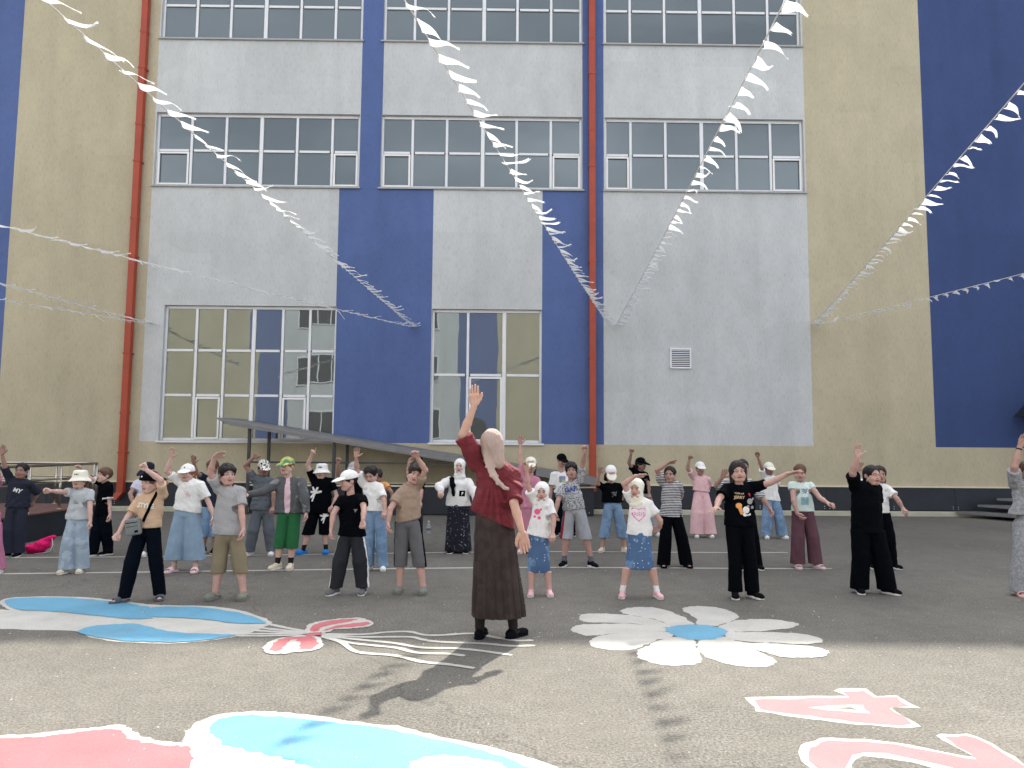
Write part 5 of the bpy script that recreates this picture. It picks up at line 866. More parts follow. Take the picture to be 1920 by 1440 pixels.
PEOPLE = [
 {'key': 'woman', 'label': 'woman seen from behind in dark red checked shirt, long brown skirt and beige headscarf', 'x': -0.072, 'y': 5.961, 'H': 1.621, 'pxm': 234.4, 'feet': [(-0.119, -0.01), (0.119, 0.01)], 'fa': (170, 140), 'head': (-0.025, 1.641), 'yaw': 180, 'hyaw': 168, 'hpitch': 12, 'htilt': 8, 'hip': (-0.008, 0.778), 'skin': 'skin_f', 'hair': None, 'cover': ('scarf', 'scarf_beige'), 'shoes': ('flat_shoe', 'black_shoe'), 'sock': 'tights', 'fat': 1.05, 'adult': 1, 'back': 1, 'A': [(-0.15, 1.376), (-0.256, 1.599), (-0.168, 1.831), (-0.177, 2.003), 'flat', 1, 0], 'B': [(0.167, 1.272), (0.151, 1.073), (0.212, 0.863), (0.251, 0.688), 'flat', 1, 0], 'top': {'kind': 'overshirt', 'mat': 'red_check', 'hem': [0.996, 0.862], 'hw': 0.162, 'sl': 1.0, 'name': 'shirt'}, 'bot': {'kind': 'long_skirt', 'mat': 'brown_skirt', 'hem': (0.04, 0.178), 'hw': 0.209, 'name': 'skirt'}},
 {'key': 'pink_edge', 'label': 'person in dusty pink clothes cut off by the left edge of the picture', 'x': -6.003, 'y': 8.882, 'H': 1.26, 'pxm': 157.3, 'feet': [(-0.146, 0.032), (0.146, -0.032)], 'fa': (-12, 12), 'head': (-0.111, 1.272), 'yaw': 0, 'hyaw': 0, 'hpitch': 0, 'htilt': 0, 'hip': (-0.056, 0.648), 'skin': 'skin_c', 'hair': ('back', 'hair_dark'), 'cover': None, 'shoes': ('sneaker', 'white_shoe'), 'sock': None, 'fat': 1.0, 'adult': 0, 'back': 0, 'A': [(-0.22, 1.039), (-0.281, 1.196), (-0.259, 1.334), (-0.246, 1.416), 'fist', 0, 0], 'B': [(0.012, 1.041), (0.092, 1.148), (0.053, 1.274), (0.039, 1.387), 'fist', 0, 0], 'top': {'kind': 'tee', 'mat': 'mauve', 'hem': [0.542, 0.542], 'hw': 0.14, 'sl': 0.6}, 'bot': {'kind': 'wide', 'mat': 'mauve', 'hem': (-0.016, 0.055), 'hw': 0.07}},
 {'key': 'navy_girl', 'label': 'girl in navy top with small white lettering in front of the ramp railing', 'x': -6.532, 'y': 10.115, 'H': 1.239, 'pxm': 138.1, 'feet': [(-0.048, -0.026), (0.048, 0.026)], 'fa': (-12, 12), 'head': (0.034, 1.251), 'yaw': 10, 'hyaw': 10, 'hpitch': 0, 'htilt': 0, 'hip': (-0.004, 0.624), 'skin': 'skin_d', 'hair': ('back', 'hair_black'), 'cover': None, 'shoes': ('sneaker', 'black_shoe'), 'sock': None, 'fat': 1.0, 'adult': 0, 'back': 0, 'A': [(-0.122, 1.021), (-0.126, 1.186), (-0.144, 1.358), (-0.138, 1.487), 'open', 0, 0], 'B': [(0.138, 0.973), (0.182, 0.838), (0.117, 0.731), (0.089, 0.625), 'relax', 0, 1], 'top': {'kind': 'tee', 'mat': 'navy', 'hem': [0.659, 0.645], 'hw': 0.152, 'sl': 1.0, 'prints': [('text', 'MY', 0.1, 'print_white', (0.02, 0.02), 18)]}, 'bot': {'kind': 'wide', 'mat': 'navy', 'hem': (0.033, 0.053), 'hw': 0.08}},
 {'key': 'bucket_girl', 'label': 'small girl in cream bucket hat and wide light jeans beside the ramp', 'x': -5.031, 'y': 8.916, 'H': 1.177, 'pxm': 156.7, 'feet': [(-0.062, -0.04), (0.062, 0.04)], 'fa': (-10, 10), 'head': (-0.003, 1.197), 'yaw': 0, 'hyaw': 0, 'hpitch': 0, 'htilt': 0, 'hip': (-0.007, 0.601), 'skin': 'skin_a', 'hair': ('long', 'hair_brown'), 'cover': ('bucket', 'cream'), 'shoes': ('sneaker', 'cream_shoe'), 'sock': None, 'fat': 1.0, 'adult': 0, 'back': 0, 'A': [(-0.102, 0.939), (-0.14, 0.945), (-0.179, 0.963), (-0.21, 0.963), 'fist', 0, 0], 'B': [(0.132, 0.928), (0.167, 0.752), (0.194, 0.609), (0.219, 0.491), 'relax', 0, 0], 'top': {'kind': 'tee', 'mat': 'pale_grey', 'hem': [0.62, 0.614], 'hw': 0.147, 'sl': 0.55, 'prints': [('scrawl', '', 0.09, 'print_grey', (0, 0.02), 0)]}, 'bot': {'kind': 'wide', 'mat': 'denim_pale', 'hem': (0.025, 0.043), 'hw': 0.086}},
 {'key': 'black_boy', 'label': 'smiling brown haired boy in black behind the girl with the cream bucket hat', 'x': -5.434, 'y': 10.284, 'H': 1.178, 'pxm': 135.9, 'feet': [(-0.076, -0.053), (0.076, 0.053)], 'fa': (-35, -40), 'head': (-0.033, 1.19), 'yaw': -30, 'hyaw': -35, 'hpitch': -8, 'htilt': 0, 'hip': (-0.042, 0.567), 'skin': 'skin_a', 'hair': ('short', 'hair_brown'), 'cover': None, 'shoes': ('sneaker', 'black_shoe'), 'sock': None, 'fat': 1.0, 'adult': 0, 'back': 0, 'A': [(-0.109, 0.986), (-0.192, 1.036), (-0.286, 1.159), (-0.32, 1.246), 'relax', 0, 0], 'B': [(0.047, 0.929), (0.059, 0.697), (0.089, 0.553), (0.123, 0.452), 'relax', 0, 0], 'top': {'kind': 'tee', 'mat': 'black', 'hem': [0.538, 0.538], 'hw': 0.125, 'sl': 0.7, 'trim': 'print_white'}, 'bot': {'kind': 'regular', 'mat': 'navy_black', 'hem': (-0.014, 0.05), 'hw': 0.074}},
 {'key': 'beige_boy', 'label': 'boy in beige tee with white lettering and dark cap by the painted balloons', 'x': -3.478, 'y': 7.369, 'H': 1.23, 'pxm': 189.6, 'feet': [(-0.119, -0.079), (0.119, 0.079)], 'fa': (-40, 20), 'head': (0.017, 1.25), 'yaw': -8, 'hyaw': -25, 'hpitch': 8, 'htilt': 4, 'hip': (-0.006, 0.659), 'skin': 'skin_a', 'hair': ('crop', 'hair_brown'), 'cover': ('cap_back', 'cap_black'), 'shoes': ('slide', 'slate_shoe'), 'sock': None, 'fat': 1.0, 'adult': 0, 'back': 0, 'A': [(-0.11, 0.968), (-0.164, 0.802), (-0.203, 0.657), (-0.224, 0.565), 'fist', 0, 0], 'B': [(0.148, 1.027), (0.162, 1.162), (0.069, 1.261), (0.023, 1.339), 'fist', 0, 0], 'top': {'kind': 'tee', 'mat': 'beige', 'hem': [0.69, 0.7], 'hw': 0.142, 'sl': 0.75, 'prints': [('text', 'STYLE', 0.17, 'print_white', (0.0, 0.03), 0)]}, 'bot': {'kind': 'regular', 'mat': 'navy_black', 'hem': (0.025, 0.041), 'hw': 0.066}},
 {'key': 'white_cap_behind', 'label': 'boy in navy cap and pale lilac tee behind the boy in the beige tee', 'x': -4.936, 'y': 10.305, 'H': 1.247, 'pxm': 135.6, 'feet': [(-0.05, -0.002), (0.05, 0.002)], 'fa': (-12, 12), 'head': (0.039, 1.267), 'yaw': -15, 'hyaw': -20, 'hpitch': 25, 'htilt': 0, 'hip': (0.022, 0.583), 'skin': 'skin_c', 'hair': ('crop', 'hair_dark'), 'cover': ('cap', 'cap_navy'), 'shoes': ('sneaker', 'white_shoe'), 'sock': None, 'fat': 1.0, 'adult': 0, 'back': 0, 'A': [(-0.122, 0.981), (-0.151, 0.835), (-0.086, 0.691), (-0.053, 0.619), 'relax', 0, 0], 'B': [(0.155, 0.983), (0.338, 0.984), (0.289, 1.093), (0.241, 1.166), 'open', 0, 0], 'top': {'kind': 'tee', 'mat': 'lilac', 'hem': [0.583, 0.583], 'hw': 0.125, 'sl': 0.6}, 'bot': {'kind': 'regular', 'mat': 'dark_grey', 'hem': (0.048, 0.05), 'hw': 0.059}},
 {'key': 'culotte_girl', 'label': 'girl in white cap, white top and full light blue culottes, right hand raised', 'x': -3.783, 'y': 9.036, 'H': 1.26, 'pxm': 154.6, 'feet': [(-0.116, -0.004), (0.116, 0.004)], 'fa': (-20, 10), 'head': (-0.035, 1.28), 'yaw': 0, 'hyaw': 0, 'hpitch': 0, 'htilt': 0, 'hip': (-0.027, 0.667), 'skin': 'skin_a', 'hair': ('long', 'hair_ginger'), 'cover': ('cap', 'white_cloth'), 'shoes': ('slide', 'pale_pink_shoe'), 'sock': None, 'fat': 1.0, 'adult': 0, 'back': 0, 'A': [(-0.141, 1.068), (-0.249, 1.188), (-0.18, 1.356), (-0.153, 1.468), 'open', 0, 0], 'B': [(0.136, 1.031), (0.236, 0.803), (0.306, 0.651), (0.342, 0.543), 'relax', 0, 0], 'top': {'kind': 'tee', 'mat': 'white_cloth', 'hem': [0.744, 0.686], 'hw': 0.168, 'sl': 0.7, 'prints': [('scrawl', '', 0.11, 'print_rose', (0.02, 0.0), 0)]}, 'bot': {'kind': 'culotte', 'mat': 'blue_cloth', 'hem': (-0.003, 0.138), 'hw': 0.233}},
 {'key': 'boy_behind_cap', 'label': 'boy in dark navy tee half hidden behind the girl in blue culottes', 'x': -4.124, 'y': 10.598, 'H': 1.292, 'pxm': 131.8, 'feet': [(-0.066, -0.003), (0.066, 0.003)], 'fa': (-12, 12), 'head': (-0.003, 1.304), 'yaw': 0, 'hyaw': 0, 'hpitch': 0, 'htilt': 0, 'hip': (0.012, 0.6), 'skin': 'skin_d', 'hair': ('short', 'hair_brown'), 'cover': None, 'shoes': ('sneaker', 'black_shoe'), 'sock': None, 'fat': 1.0, 'adult': 0, 'back': 0, 'A': [(-0.112, 1.04), (-0.175, 1.115), (-0.174, 1.258), (-0.156, 1.363), 'open', 0, 0], 'B': [(0.122, 1.027), (0.198, 0.825), (0.204, 0.676), (0.208, 0.564), 'relax', 0, 0], 'top': {'kind': 'tee', 'mat': 'navy', 'hem': [0.638, 0.638], 'hw': 0.144, 'sl': 0.6}, 'bot': {'kind': 'shorts', 'mat': 'denim_blue', 'hem': (0.028, 0.229), 'hw': 0.083}},
 {'key': 'grey_boy', 'label': 'dark haired boy in grey tee and olive brown knee shorts, arm bent overhead', 'x': -2.687, 'y': 7.492, 'H': 1.313, 'pxm': 186.5, 'feet': [(-0.125, -0.003), (0.125, 0.003)], 'fa': (-15, 10), 'head': (-0.085, 1.325), 'yaw': 10, 'hyaw': 38, 'hpitch': 0, 'htilt': 0, 'hip': (-0.04, 0.603), 'skin': 'skin_b', 'hair': ('short', 'hair_black'), 'cover': None, 'shoes': ('croc', 'green_grey_shoe'), 'sock': None, 'fat': 1.0, 'adult': 0, 'back': 0, 'A': [(-0.181, 1.081), (-0.204, 1.234), (-0.135, 1.384), (-0.036, 1.443), 'flat', 0, 0], 'B': [(0.059, 1.051), (0.093, 0.85), (0.126, 0.682), (0.136, 0.551), 'relax', 0, 0], 'top': {'kind': 'tee', 'mat': 'grey', 'hem': [0.629, 0.613], 'hw': 0.156, 'sl': 0.7}, 'bot': {'kind': 'shorts', 'mat': 'olive', 'hem': (-0.026, 0.248), 'hw': 0.075}},
 {'key': 'spotted_cap', 'label': 'boy in slate grey clothes with a black and white patterned cap', 'x': -3.327, 'y': 10.399, 'H': 1.293, 'pxm': 134.4, 'feet': [(-0.129, -0.031), (0.129, 0.031)], 'fa': (-30, 10), 'head': (-0.019, 1.313), 'yaw': 20, 'hyaw': 30, 'hpitch': 12, 'htilt': 0, 'hip': (-0.014, 0.585), 'skin': 'skin_d', 'hair': ('crop', 'hair_dark'), 'cover': ('cap', 'spotted'), 'shoes': ('sneaker', 'white_shoe'), 'sock': None, 'fat': 1.0, 'adult': 0, 'back': 0, 'A': [(-0.157, 1.061), (-0.238, 1.23), (-0.101, 1.35), (0.001, 1.38), 'point', 0, 0], 'B': [(0.08, 1.026), (0.146, 0.843), (0.152, 0.66), (0.155, 0.586), 'relax', 0, 0], 'top': {'kind': 'tee', 'mat': 'slate', 'hem': [0.622, 0.607], 'hw': 0.164, 'sl': 0.5}, 'bot': {'kind': 'regular', 'mat': 'slate', 'hem': (0.005, 0.054), 'hw': 0.078}},
 {'key': 'jacket_child', 'label': 'child in grey denim jacket, green shorts and yellow green cap', 'x': -2.671, 'y': 9.272, 'H': 1.349, 'pxm': 150.7, 'feet': [(-0.068, -0.002), (0.068, 0.002)], 'fa': (-25, 5), 'head': (-0.016, 1.369), 'yaw': 0, 'hyaw': -15, 'hpitch': 0, 'htilt': 0, 'hip': (0.027, 0.674), 'skin': 'skin_a', 'hair': ('crop', 'hair_ginger'), 'cover': ('cap', 'yellow_green'), 'shoes': ('sneaker', 'cream_shoe'), 'sock': 'black_sock', 'fat': 1.0, 'adult': 0, 'back': 0, 'A': [(-0.138, 1.065), (-0.272, 0.939), (-0.442, 0.908), (-0.512, 0.912), 'relax', 0, 0], 'B': [(0.165, 1.06), (0.237, 0.871), (0.262, 0.701), (0.284, 0.558), 'relax', 0, 0], 'top': {'kind': 'jacket', 'mat': 'grey_denim', 'hem': [0.68, 0.68], 'hw': 0.192, 'sl': 3}, 'bot': {'kind': 'shorts', 'mat': 'green', 'hem': (0.041, 0.252), 'hw': 0.076}},
 {'key': 'black_bucket', 'label': 'boy in white bucket hat, black outfit with white prints and bright blue clogs', 'x': -2.633, 'y': 10.584, 'H': 1.236, 'pxm': 132.0, 'feet': [(-0.134, -0.032), (0.134, 0.032)], 'fa': (-30, 10), 'head': (0.052, 1.256), 'yaw': 0, 'hyaw': 0, 'hpitch': 0, 'htilt': 0, 'hip': (0.034, 0.612), 'skin': 'skin_a', 'hair': ('crop', 'hair_brown'), 'cover': ('bucket', 'white_cloth'), 'shoes': ('croc', 'blue_shoe'), 'sock': 'black_sock', 'fat': 1.0, 'adult': 0, 'back': 0, 'A': [(-0.085, 1.044), (-0.143, 1.232), (-0.072, 1.379), (-0.03, 1.489), 'point', 0, 0], 'B': [(0.21, 1.009), (0.269, 0.8), (0.227, 0.673), (0.191, 0.613), 'relax', 0, 0], 'top': {'kind': 'tee', 'mat': 'black', 'hem': [0.559, 0.559], 'hw': 0.167, 'sl': 0.6, 'prints': [('leaf', '', 0.2, 'print_white', (-0.07, -0.02), 0)]}, 'bot': {'kind': 'shorts', 'mat': 'black', 'hem': (0.044, 0.263), 'hw': 0.087, 'prints': 1}},
 {'key': 'white_cap_boy', 'label': 'boy in white cap, black tee and dark trousers with white side stripe', 'x': -1.56, 'y': 7.753, 'H': 1.242, 'pxm': 180.2, 'feet': [(-0.13, -0.018), (0.13, 0.018)], 'fa': (-25, 0), 'head': (-0.042, 1.262), 'yaw': -10, 'hyaw': -55, 'hpitch': 5, 'htilt': 0, 'hip': (-0.002, 0.596), 'skin': 'skin_b', 'hair': ('crop', 'hair_black'), 'cover': ('cap', 'white_cloth'), 'shoes': ('sneaker', 'grey_shoe'), 'sock': None, 'fat': 1.0, 'adult': 0, 'back': 0, 'A': [(-0.138, 0.954), (-0.178, 0.807), (-0.188, 0.665), (-0.193, 0.535), 'relax', 0, 0], 'B': [(0.109, 0.967), (0.145, 0.863), (0.159, 0.76), (0.16, 0.689), 'fist', 0, 0], 'top': {'kind': 'tee', 'mat': 'black', 'hem': [0.585, 0.579], 'hw': 0.15, 'sl': 0.55, 'prints': [('badge', '', 0.035, 'print_grey', (0.07, 0.03), 0)]}, 'bot': {'kind': 'regular', 'mat': 'charcoal', 'hem': (0.012, 0.067), 'hw': 0.078, 'stripe': 'print_white'}},
 {'key': 'grey_cap_hidden', 'label': 'child in a grey cap raising a fist behind the boy in the white cap', 'x': -2.164, 'y': 10.737, 'H': 1.266, 'pxm': 130.1, 'feet': [(-0.068, -0.003), (0.068, 0.003)], 'fa': (-12, 12), 'head': (0.005, 1.286), 'yaw': 0, 'hyaw': 0, 'hpitch': 0, 'htilt': 0, 'hip': (-0.008, 0.602), 'skin': 'skin_d', 'hair': ('crop', 'hair_dark'), 'cover': ('cap', 'grey'), 'shoes': ('sneaker', 'white_shoe'), 'sock': None, 'fat': 1.0, 'adult': 0, 'back': 0, 'A': [(-0.095, 1.018), (-0.197, 1.109), (-0.179, 1.262), (-0.166, 1.377), 'fist', 0, 0], 'B': [(0.119, 1.02), (0.103, 1.058), (0.109, 1.111), (0.129, 1.226), 'open', 0, 0], 'top': {'kind': 'tee', 'mat': 'black', 'hem': [0.602, 0.602], 'hw': 0.131, 'sl': 0.6}, 'bot': {'kind': 'regular', 'mat': 'charcoal', 'hem': (0.006, 0.052), 'hw': 0.061}},
 {'key': 'jeans_girl', 'label': 'black haired girl in plain white tee and faded blue jeans looking down', 'x': -1.556, 'y': 9.252, 'H': 1.259, 'pxm': 151.0, 'feet': [(-0.078, 0.017), (0.078, -0.017)], 'fa': (-12, 12), 'head': (-0.086, 1.271), 'yaw': 0, 'hyaw': -15, 'hpitch': 25, 'htilt': 0, 'hip': (-0.032, 0.676), 'skin': 'skin_b', 'hair': ('bun', 'hair_black'), 'cover': None, 'shoes': ('sneaker', 'white_shoe'), 'sock': None, 'fat': 1.0, 'adult': 0, 'back': 0, 'A': [(-0.192, 1.054), (-0.256, 1.217), (-0.247, 1.369), (-0.23, 1.484), 'open', 0, 0], 'B': [(0.033, 1.016), (0.089, 0.84), (0.112, 0.722), (0.127, 0.631), 'relax', 0, 0], 'top': {'kind': 'tee', 'mat': 'white_cloth', 'hem': [0.715, 0.708], 'hw': 0.132, 'sl': 0.75}, 'bot': {'kind': 'wide', 'mat': 'denim_blue', 'hem': (-0.017, 0.048), 'hw': 0.07}},
 {'key': 'orange_child', 'label': 'child in orange tee mostly hidden behind the girl in faded jeans', 'x': -1.831, 'y': 10.945, 'H': 1.171, 'pxm': 127.7, 'feet': [(-0.061, -0.031), (0.061, 0.031)], 'fa': (-12, 12), 'head': (-0.024, 1.183), 'yaw': 0, 'hyaw': 0, 'hpitch': 20, 'htilt': 0, 'hip': (0.022, 0.533), 'skin': 'skin_d', 'hair': ('short', 'hair_dark'), 'cover': None, 'shoes': ('sneaker', 'white_shoe'), 'sock': None, 'fat': 1.0, 'adult': 0, 'back': 0, 'A': [(-0.08, 0.919), (-0.075, 0.702), (-0.057, 0.587), (-0.055, 0.51), 'relax', 0, 0], 'B': [(0.099, 0.951), (0.203, 0.843), (0.253, 0.689), (0.27, 0.589), 'relax', 0, 0], 'top': {'kind': 'tee', 'mat': 'orange', 'hem': [0.587, 0.587], 'hw': 0.11, 'sl': 0.5}, 'bot': {'kind': 'regular', 'mat': 'pale_grey', 'hem': (0.034, 0.042), 'hw': 0.063}},
 {'key': 'taupe_boy', 'label': 'boy in taupe tee and dark grey knee shorts tilting his head under his arm', 'x': -0.946, 'y': 7.841, 'H': 1.32, 'pxm': 178.2, 'feet': [(-0.119, 0.025), (0.119, -0.025)], 'fa': (-5, 5), 'head': (0.02, 1.332), 'yaw': 10, 'hyaw': 15, 'hpitch': 0, 'htilt': 22, 'hip': (-0.052, 0.699), 'skin': 'skin_b', 'hair': ('short', 'hair_dark'), 'cover': None, 'shoes': ('croc', 'green_grey_shoe'), 'sock': None, 'fat': 1.0, 'adult': 0, 'back': 0, 'A': [(-0.153, 1.013), (-0.222, 0.858), (-0.236, 0.72), (-0.228, 0.615), 'relax', 0, 0], 'B': [(0.046, 1.109), (0.128, 1.26), (0.052, 1.393), (0.032, 1.489), 'relax', 0, 0], 'top': {'kind': 'tee', 'mat': 'taupe', 'hem': [0.705, 0.76], 'hw': 0.135, 'sl': 0.6}, 'bot': {'kind': 'shorts', 'mat': 'dark_grey', 'hem': (-0.044, 0.266), 'hw': 0.07, 'stripe': 'black'}},
 {'key': 'hidden_raised', 'label': 'child in black hidden behind the boy in taupe, only a hand showing', 'x': -1.275, 'y': 10.831, 'H': 1.132, 'pxm': 129.0, 'feet': [(-0.057, -0.003), (0.057, 0.003)], 'fa': (-12, 12), 'head': (-0.01, 1.144), 'yaw': 0, 'hyaw': 0, 'hpitch': 0, 'htilt': 0, 'hip': (-0.015, 0.577), 'skin': 'skin_b', 'hair': ('short', 'hair_dark'), 'cover': None, 'shoes': ('sneaker', 'black_shoe'), 'sock': None, 'fat': 1.0, 'adult': 0, 'back': 0, 'A': [(-0.061, 0.982), (-0.11, 1.128), (-0.09, 1.267), (-0.038, 1.406), 'relax', 0, 0], 'B': [(0.094, 0.984), (0.089, 0.83), (0.083, 0.715), (0.084, 0.639), 'relax', 0, 0], 'top': {'kind': 'tee', 'mat': 'black', 'hem': [0.6, 0.6], 'hw': 0.101, 'sl': 0.6}, 'bot': {'kind': 'regular', 'mat': 'charcoal', 'hem': (-0.005, 0.045), 'hw': 0.062}},
 {'key': 'sweat_girl', 'label': 'stout girl in white headscarf, white sweatshirt and long dark flowered skirt', 'x': -0.645, 'y': 10.75, 'H': 1.323, 'pxm': 130.0, 'feet': [(-0.084, -0.004), (0.084, 0.004)], 'fa': (-12, 12), 'head': (0.008, 1.343), 'yaw': -5, 'hyaw': -5, 'hpitch': 0, 'htilt': 0, 'hip': (-0.008, 0.611), 'skin': 'skin_a', 'hair': None, 'cover': ('hijab', 'white_cloth'), 'shoes': ('sneaker', 'black_shoe'), 'sock': None, 'fat': 1.25, 'adult': 0, 'back': 0, 'A': [(-0.152, 1.013), (-0.274, 0.943), (-0.242, 0.89), (-0.242, 0.83), 'relax', 0, 0], 'B': [(0.148, 1.0), (0.226, 0.84), (0.266, 0.727), (0.282, 0.651), 'relax', 0, 0], 'top': {'kind': 'sweat', 'mat': 'white_cloth', 'hem': [0.664, 0.664], 'hw': 0.185, 'sl': 3, 'prints': [('pocket', '', 0.085, 'black', (0.065, -0.03), 0)]}, 'bot': {'kind': 'long_skirt', 'mat': 'flower_skirt', 'hem': (-0.0, 0.023), 'hw': 0.192}},
 {'key': 'rose_girl', 'label': 'girl in long dusty rose dress and cream cap, hand raised high', 'x': 0.348, 'y': 10.793, 'H': 1.353, 'pxm': 129.5, 'feet': [(-0.084, -0.004), (0.084, 0.004)], 'fa': (-12, 12), 'head': (0.039, 1.373), 'yaw': 0, 'hyaw': 0, 'hpitch': 10, 'htilt': 0, 'hip': (0.027, 0.614), 'skin': 'skin_b', 'hair': ('long', 'hair_dark'), 'cover': ('cap', 'cream'), 'shoes': ('sneaker', 'cream_shoe'), 'sock': None, 'fat': 1.0, 'adult': 0, 'back': 0, 'A': [(-0.068, 1.095), (-0.116, 1.333), (-0.11, 1.553), (-0.126, 1.673), 'open', 0, 0], 'B': [(0.141, 1.035), (0.18, 0.844), (0.158, 0.691), (0.158, 0.615), 'relax', 0, 0], 'top': {'kind': 'tee', 'mat': 'rose', 'hem': [0.637, 0.637], 'hw': 0.147, 'sl': 0.65}, 'bot': {'kind': 'long_skirt', 'mat': 'rose', 'hem': (0.03, 0.061), 'hw': 0.193}, 'capprint': 'OOO'},
 {'key': 'hijab_pink_print', 'label': 'small girl in white headscarf and neon pink print tee next to the teacher', 'x': 0.38, 'y': 7.739, 'H': 1.136, 'pxm': 180.5, 'feet': [(-0.09, -0.003), (0.09, 0.003)], 'fa': (-5, 5), 'head': (0.017, 1.156), 'yaw': 0, 'hyaw': -8, 'hpitch': 0, 'htilt': 0, 'hip': (-0.016, 0.566), 'skin': 'skin_b', 'hair': None, 'cover': ('hijab', 'white_cloth'), 'shoes': ('sneaker', 'pink_shoe'), 'sock': None, 'fat': 1.0, 'adult': 0, 'back': 0, 'A': [(-0.073, 0.969), (-0.135, 1.111), (-0.147, 1.265), (-0.17, 1.356), 'open', 0, 0], 'B': [(0.109, 0.927), (0.132, 0.757), (0.121, 0.638), (0.116, 0.556), 'relax', 0, 0], 'top': {'kind': 'tee', 'mat': 'white_cloth', 'hem': [0.62, 0.566], 'hw': 0.133, 'sl': 0.65, 'prints': [('blob', '', 0.11, 'neon_pink', (-0.03, 0.02), 0)]}, 'bot': {'kind': 'skirt', 'mat': 'denim_stud', 'hem': (-0.015, 0.231), 'hw': 0.127}},
 {'key': 'neon_boy', 'label': 'boy in black cap and white tee with neon yellow print at the back', 'x': 1.043, 'y': 12.902, 'H': 1.388, 'pxm': 108.3, 'feet': [(-0.125, -0.007), (0.125, 0.007)], 'fa': (-15, 10), 'head': (-0.044, 1.408), 'yaw': 0, 'hyaw': 25, 'hpitch': 15, 'htilt': 0, 'hip': (-0.024, 0.673), 'skin': 'skin_c', 'hair': ('crop', 'hair_dark'), 'cover': ('cap', 'cap_black'), 'shoes': ('sneaker', 'black_shoe'), 'sock': None, 'fat': 1.0, 'adult': 0, 'back': 0, 'A': [(-0.191, 1.048), (-0.228, 0.781), (-0.236, 0.599), (-0.245, 0.489), 'relax', 0, 0], 'B': [(0.096, 1.04), (0.133, 0.811), (0.133, 0.628), (0.133, 0.537), 'relax', 0, 0], 'top': {'kind': 'tee', 'mat': 'white_cloth', 'hem': [0.728, 0.746], 'hw': 0.157, 'sl': 0.7, 'prints': [('rect', '', 0.11, 'print_slate', (0.0, 0.04), 0), ('blob', '', 0.1, 'neon_yellow', (0.03, 0.0), 0)]}, 'bot': {'kind': 'regular', 'mat': 'navy_black', 'hem': (-0.023, 0.054), 'hw': 0.083}},
 {'key': 'gap_boy', 'label': 'boy in speckled grey tee with letters GAP and grey shorts, fist raised', 'x': 0.946, 'y': 9.592, 'H': 1.317, 'pxm': 145.7, 'feet': [(-0.152, 0.016), (0.152, -0.016)], 'fa': (-25, 25), 'head': (-0.079, 1.329), 'yaw': -5, 'hyaw': -5, 'hpitch': 0, 'htilt': -4, 'hip': (-0.037, 0.696), 'skin': 'skin_c', 'hair': ('short', 'hair_black'), 'cover': None, 'shoes': ('sneaker', 'black_shoe'), 'sock': 'slate', 'fat': 1.0, 'adult': 0, 'back': 0, 'A': [(-0.202, 0.974), (-0.257, 0.83), (-0.291, 0.681), (-0.297, 0.58), 'relax', 0, 0], 'B': [(0.031, 1.105), (0.066, 1.31), (0.084, 1.457), (0.084, 1.571), 'fist', 0, 0], 'top': {'kind': 'tee', 'mat': 'speckle', 'hem': [0.696, 0.744], 'hw': 0.151, 'sl': 0.7, 'prints': [('text', 'GAP', 0.16, 'print_blue', (-0.02, 0.06), -4)]}, 'bot': {'kind': 'shorts', 'mat': 'mid_grey', 'hem': (-0.037, 0.345), 'hw': 0.086, 'stripe': 'dark_red'}},
 {'key': 'love_cap', 'label': 'girl in white cap with red letters, black tee and blue capri jeans', 'x': 1.604, 'y': 10.958, 'H': 1.235, 'pxm': 127.5, 'feet': [(-0.145, -0.006), (0.145, 0.006)], 'fa': (-25, 25), 'head': (-0.03, 1.255), 'yaw': 0, 'hyaw': 0, 'hpitch': 38, 'htilt': 0, 'hip': (-0.001, 0.648), 'skin': 'skin_c', 'hair': ('long', 'hair_dark'), 'cover': ('cap', 'white_cloth'), 'shoes': ('sneaker', 'cream_shoe'), 'sock': None, 'fat': 1.0, 'adult': 0, 'back': 0, 'A': [(-0.165, 0.949), (-0.251, 0.991), (-0.223, 1.144), (-0.213, 1.238), 'open', 0, 0], 'B': [(0.102, 0.951), (0.164, 0.804), (0.124, 0.687), (0.085, 0.648), 'relax', 0, 1], 'top': {'kind': 'tee', 'mat': 'black', 'hem': [0.71, 0.71], 'hw': 0.157, 'sl': 0.7, 'prints': [('scrawl', '', 0.1, 'print_grey', (0.03, -0.02), 0)]}, 'bot': {'kind': 'capri', 'mat': 'denim_blue', 'hem': (-0.003, 0.2), 'hw': 0.082}, 'capprint': 'LOVE'},
 {'key': 'black_cap_girl', 'label': 'girl in black cap with long dark hair behind the pink heart tee', 'x': 2.526, 'y': 12.982, 'H': 1.332, 'pxm': 107.6, 'feet': [(-0.112, -0.006), (0.112, 0.006)], 'fa': (10, 15), 'head': (-0.138, 1.352), 'yaw': 25, 'hyaw': 50, 'hpitch': 8, 'htilt': 0, 'hip': (-0.087, 0.678), 'skin': 'skin_d', 'hair': ('long', 'hair_black'), 'cover': ('cap', 'cap_black'), 'shoes': ('sneaker', 'white_shoe'), 'sock': None, 'fat': 1.0, 'adult': 0, 'back': 0, 'A': [(-0.252, 1.101), (-0.363, 1.249), (-0.338, 1.416), (-0.337, 1.537), 'fist', 0, 0], 'B': [(-0.038, 1.047), (-0.012, 0.863), (-0.013, 0.724), (-0.013, 0.632), 'relax', 0, 0], 'top': {'kind': 'tee', 'mat': 'black', 'hem': [0.724, 0.724], 'hw': 0.139, 'sl': 0.6, 'prints': [('scrawl', '', 0.08, 'print_grey', (0.03, 0.02), 0)]}, 'bot': {'kind': 'regular', 'mat': 'mid_grey', 'hem': (-0.092, 0.054), 'hw': 0.084}},
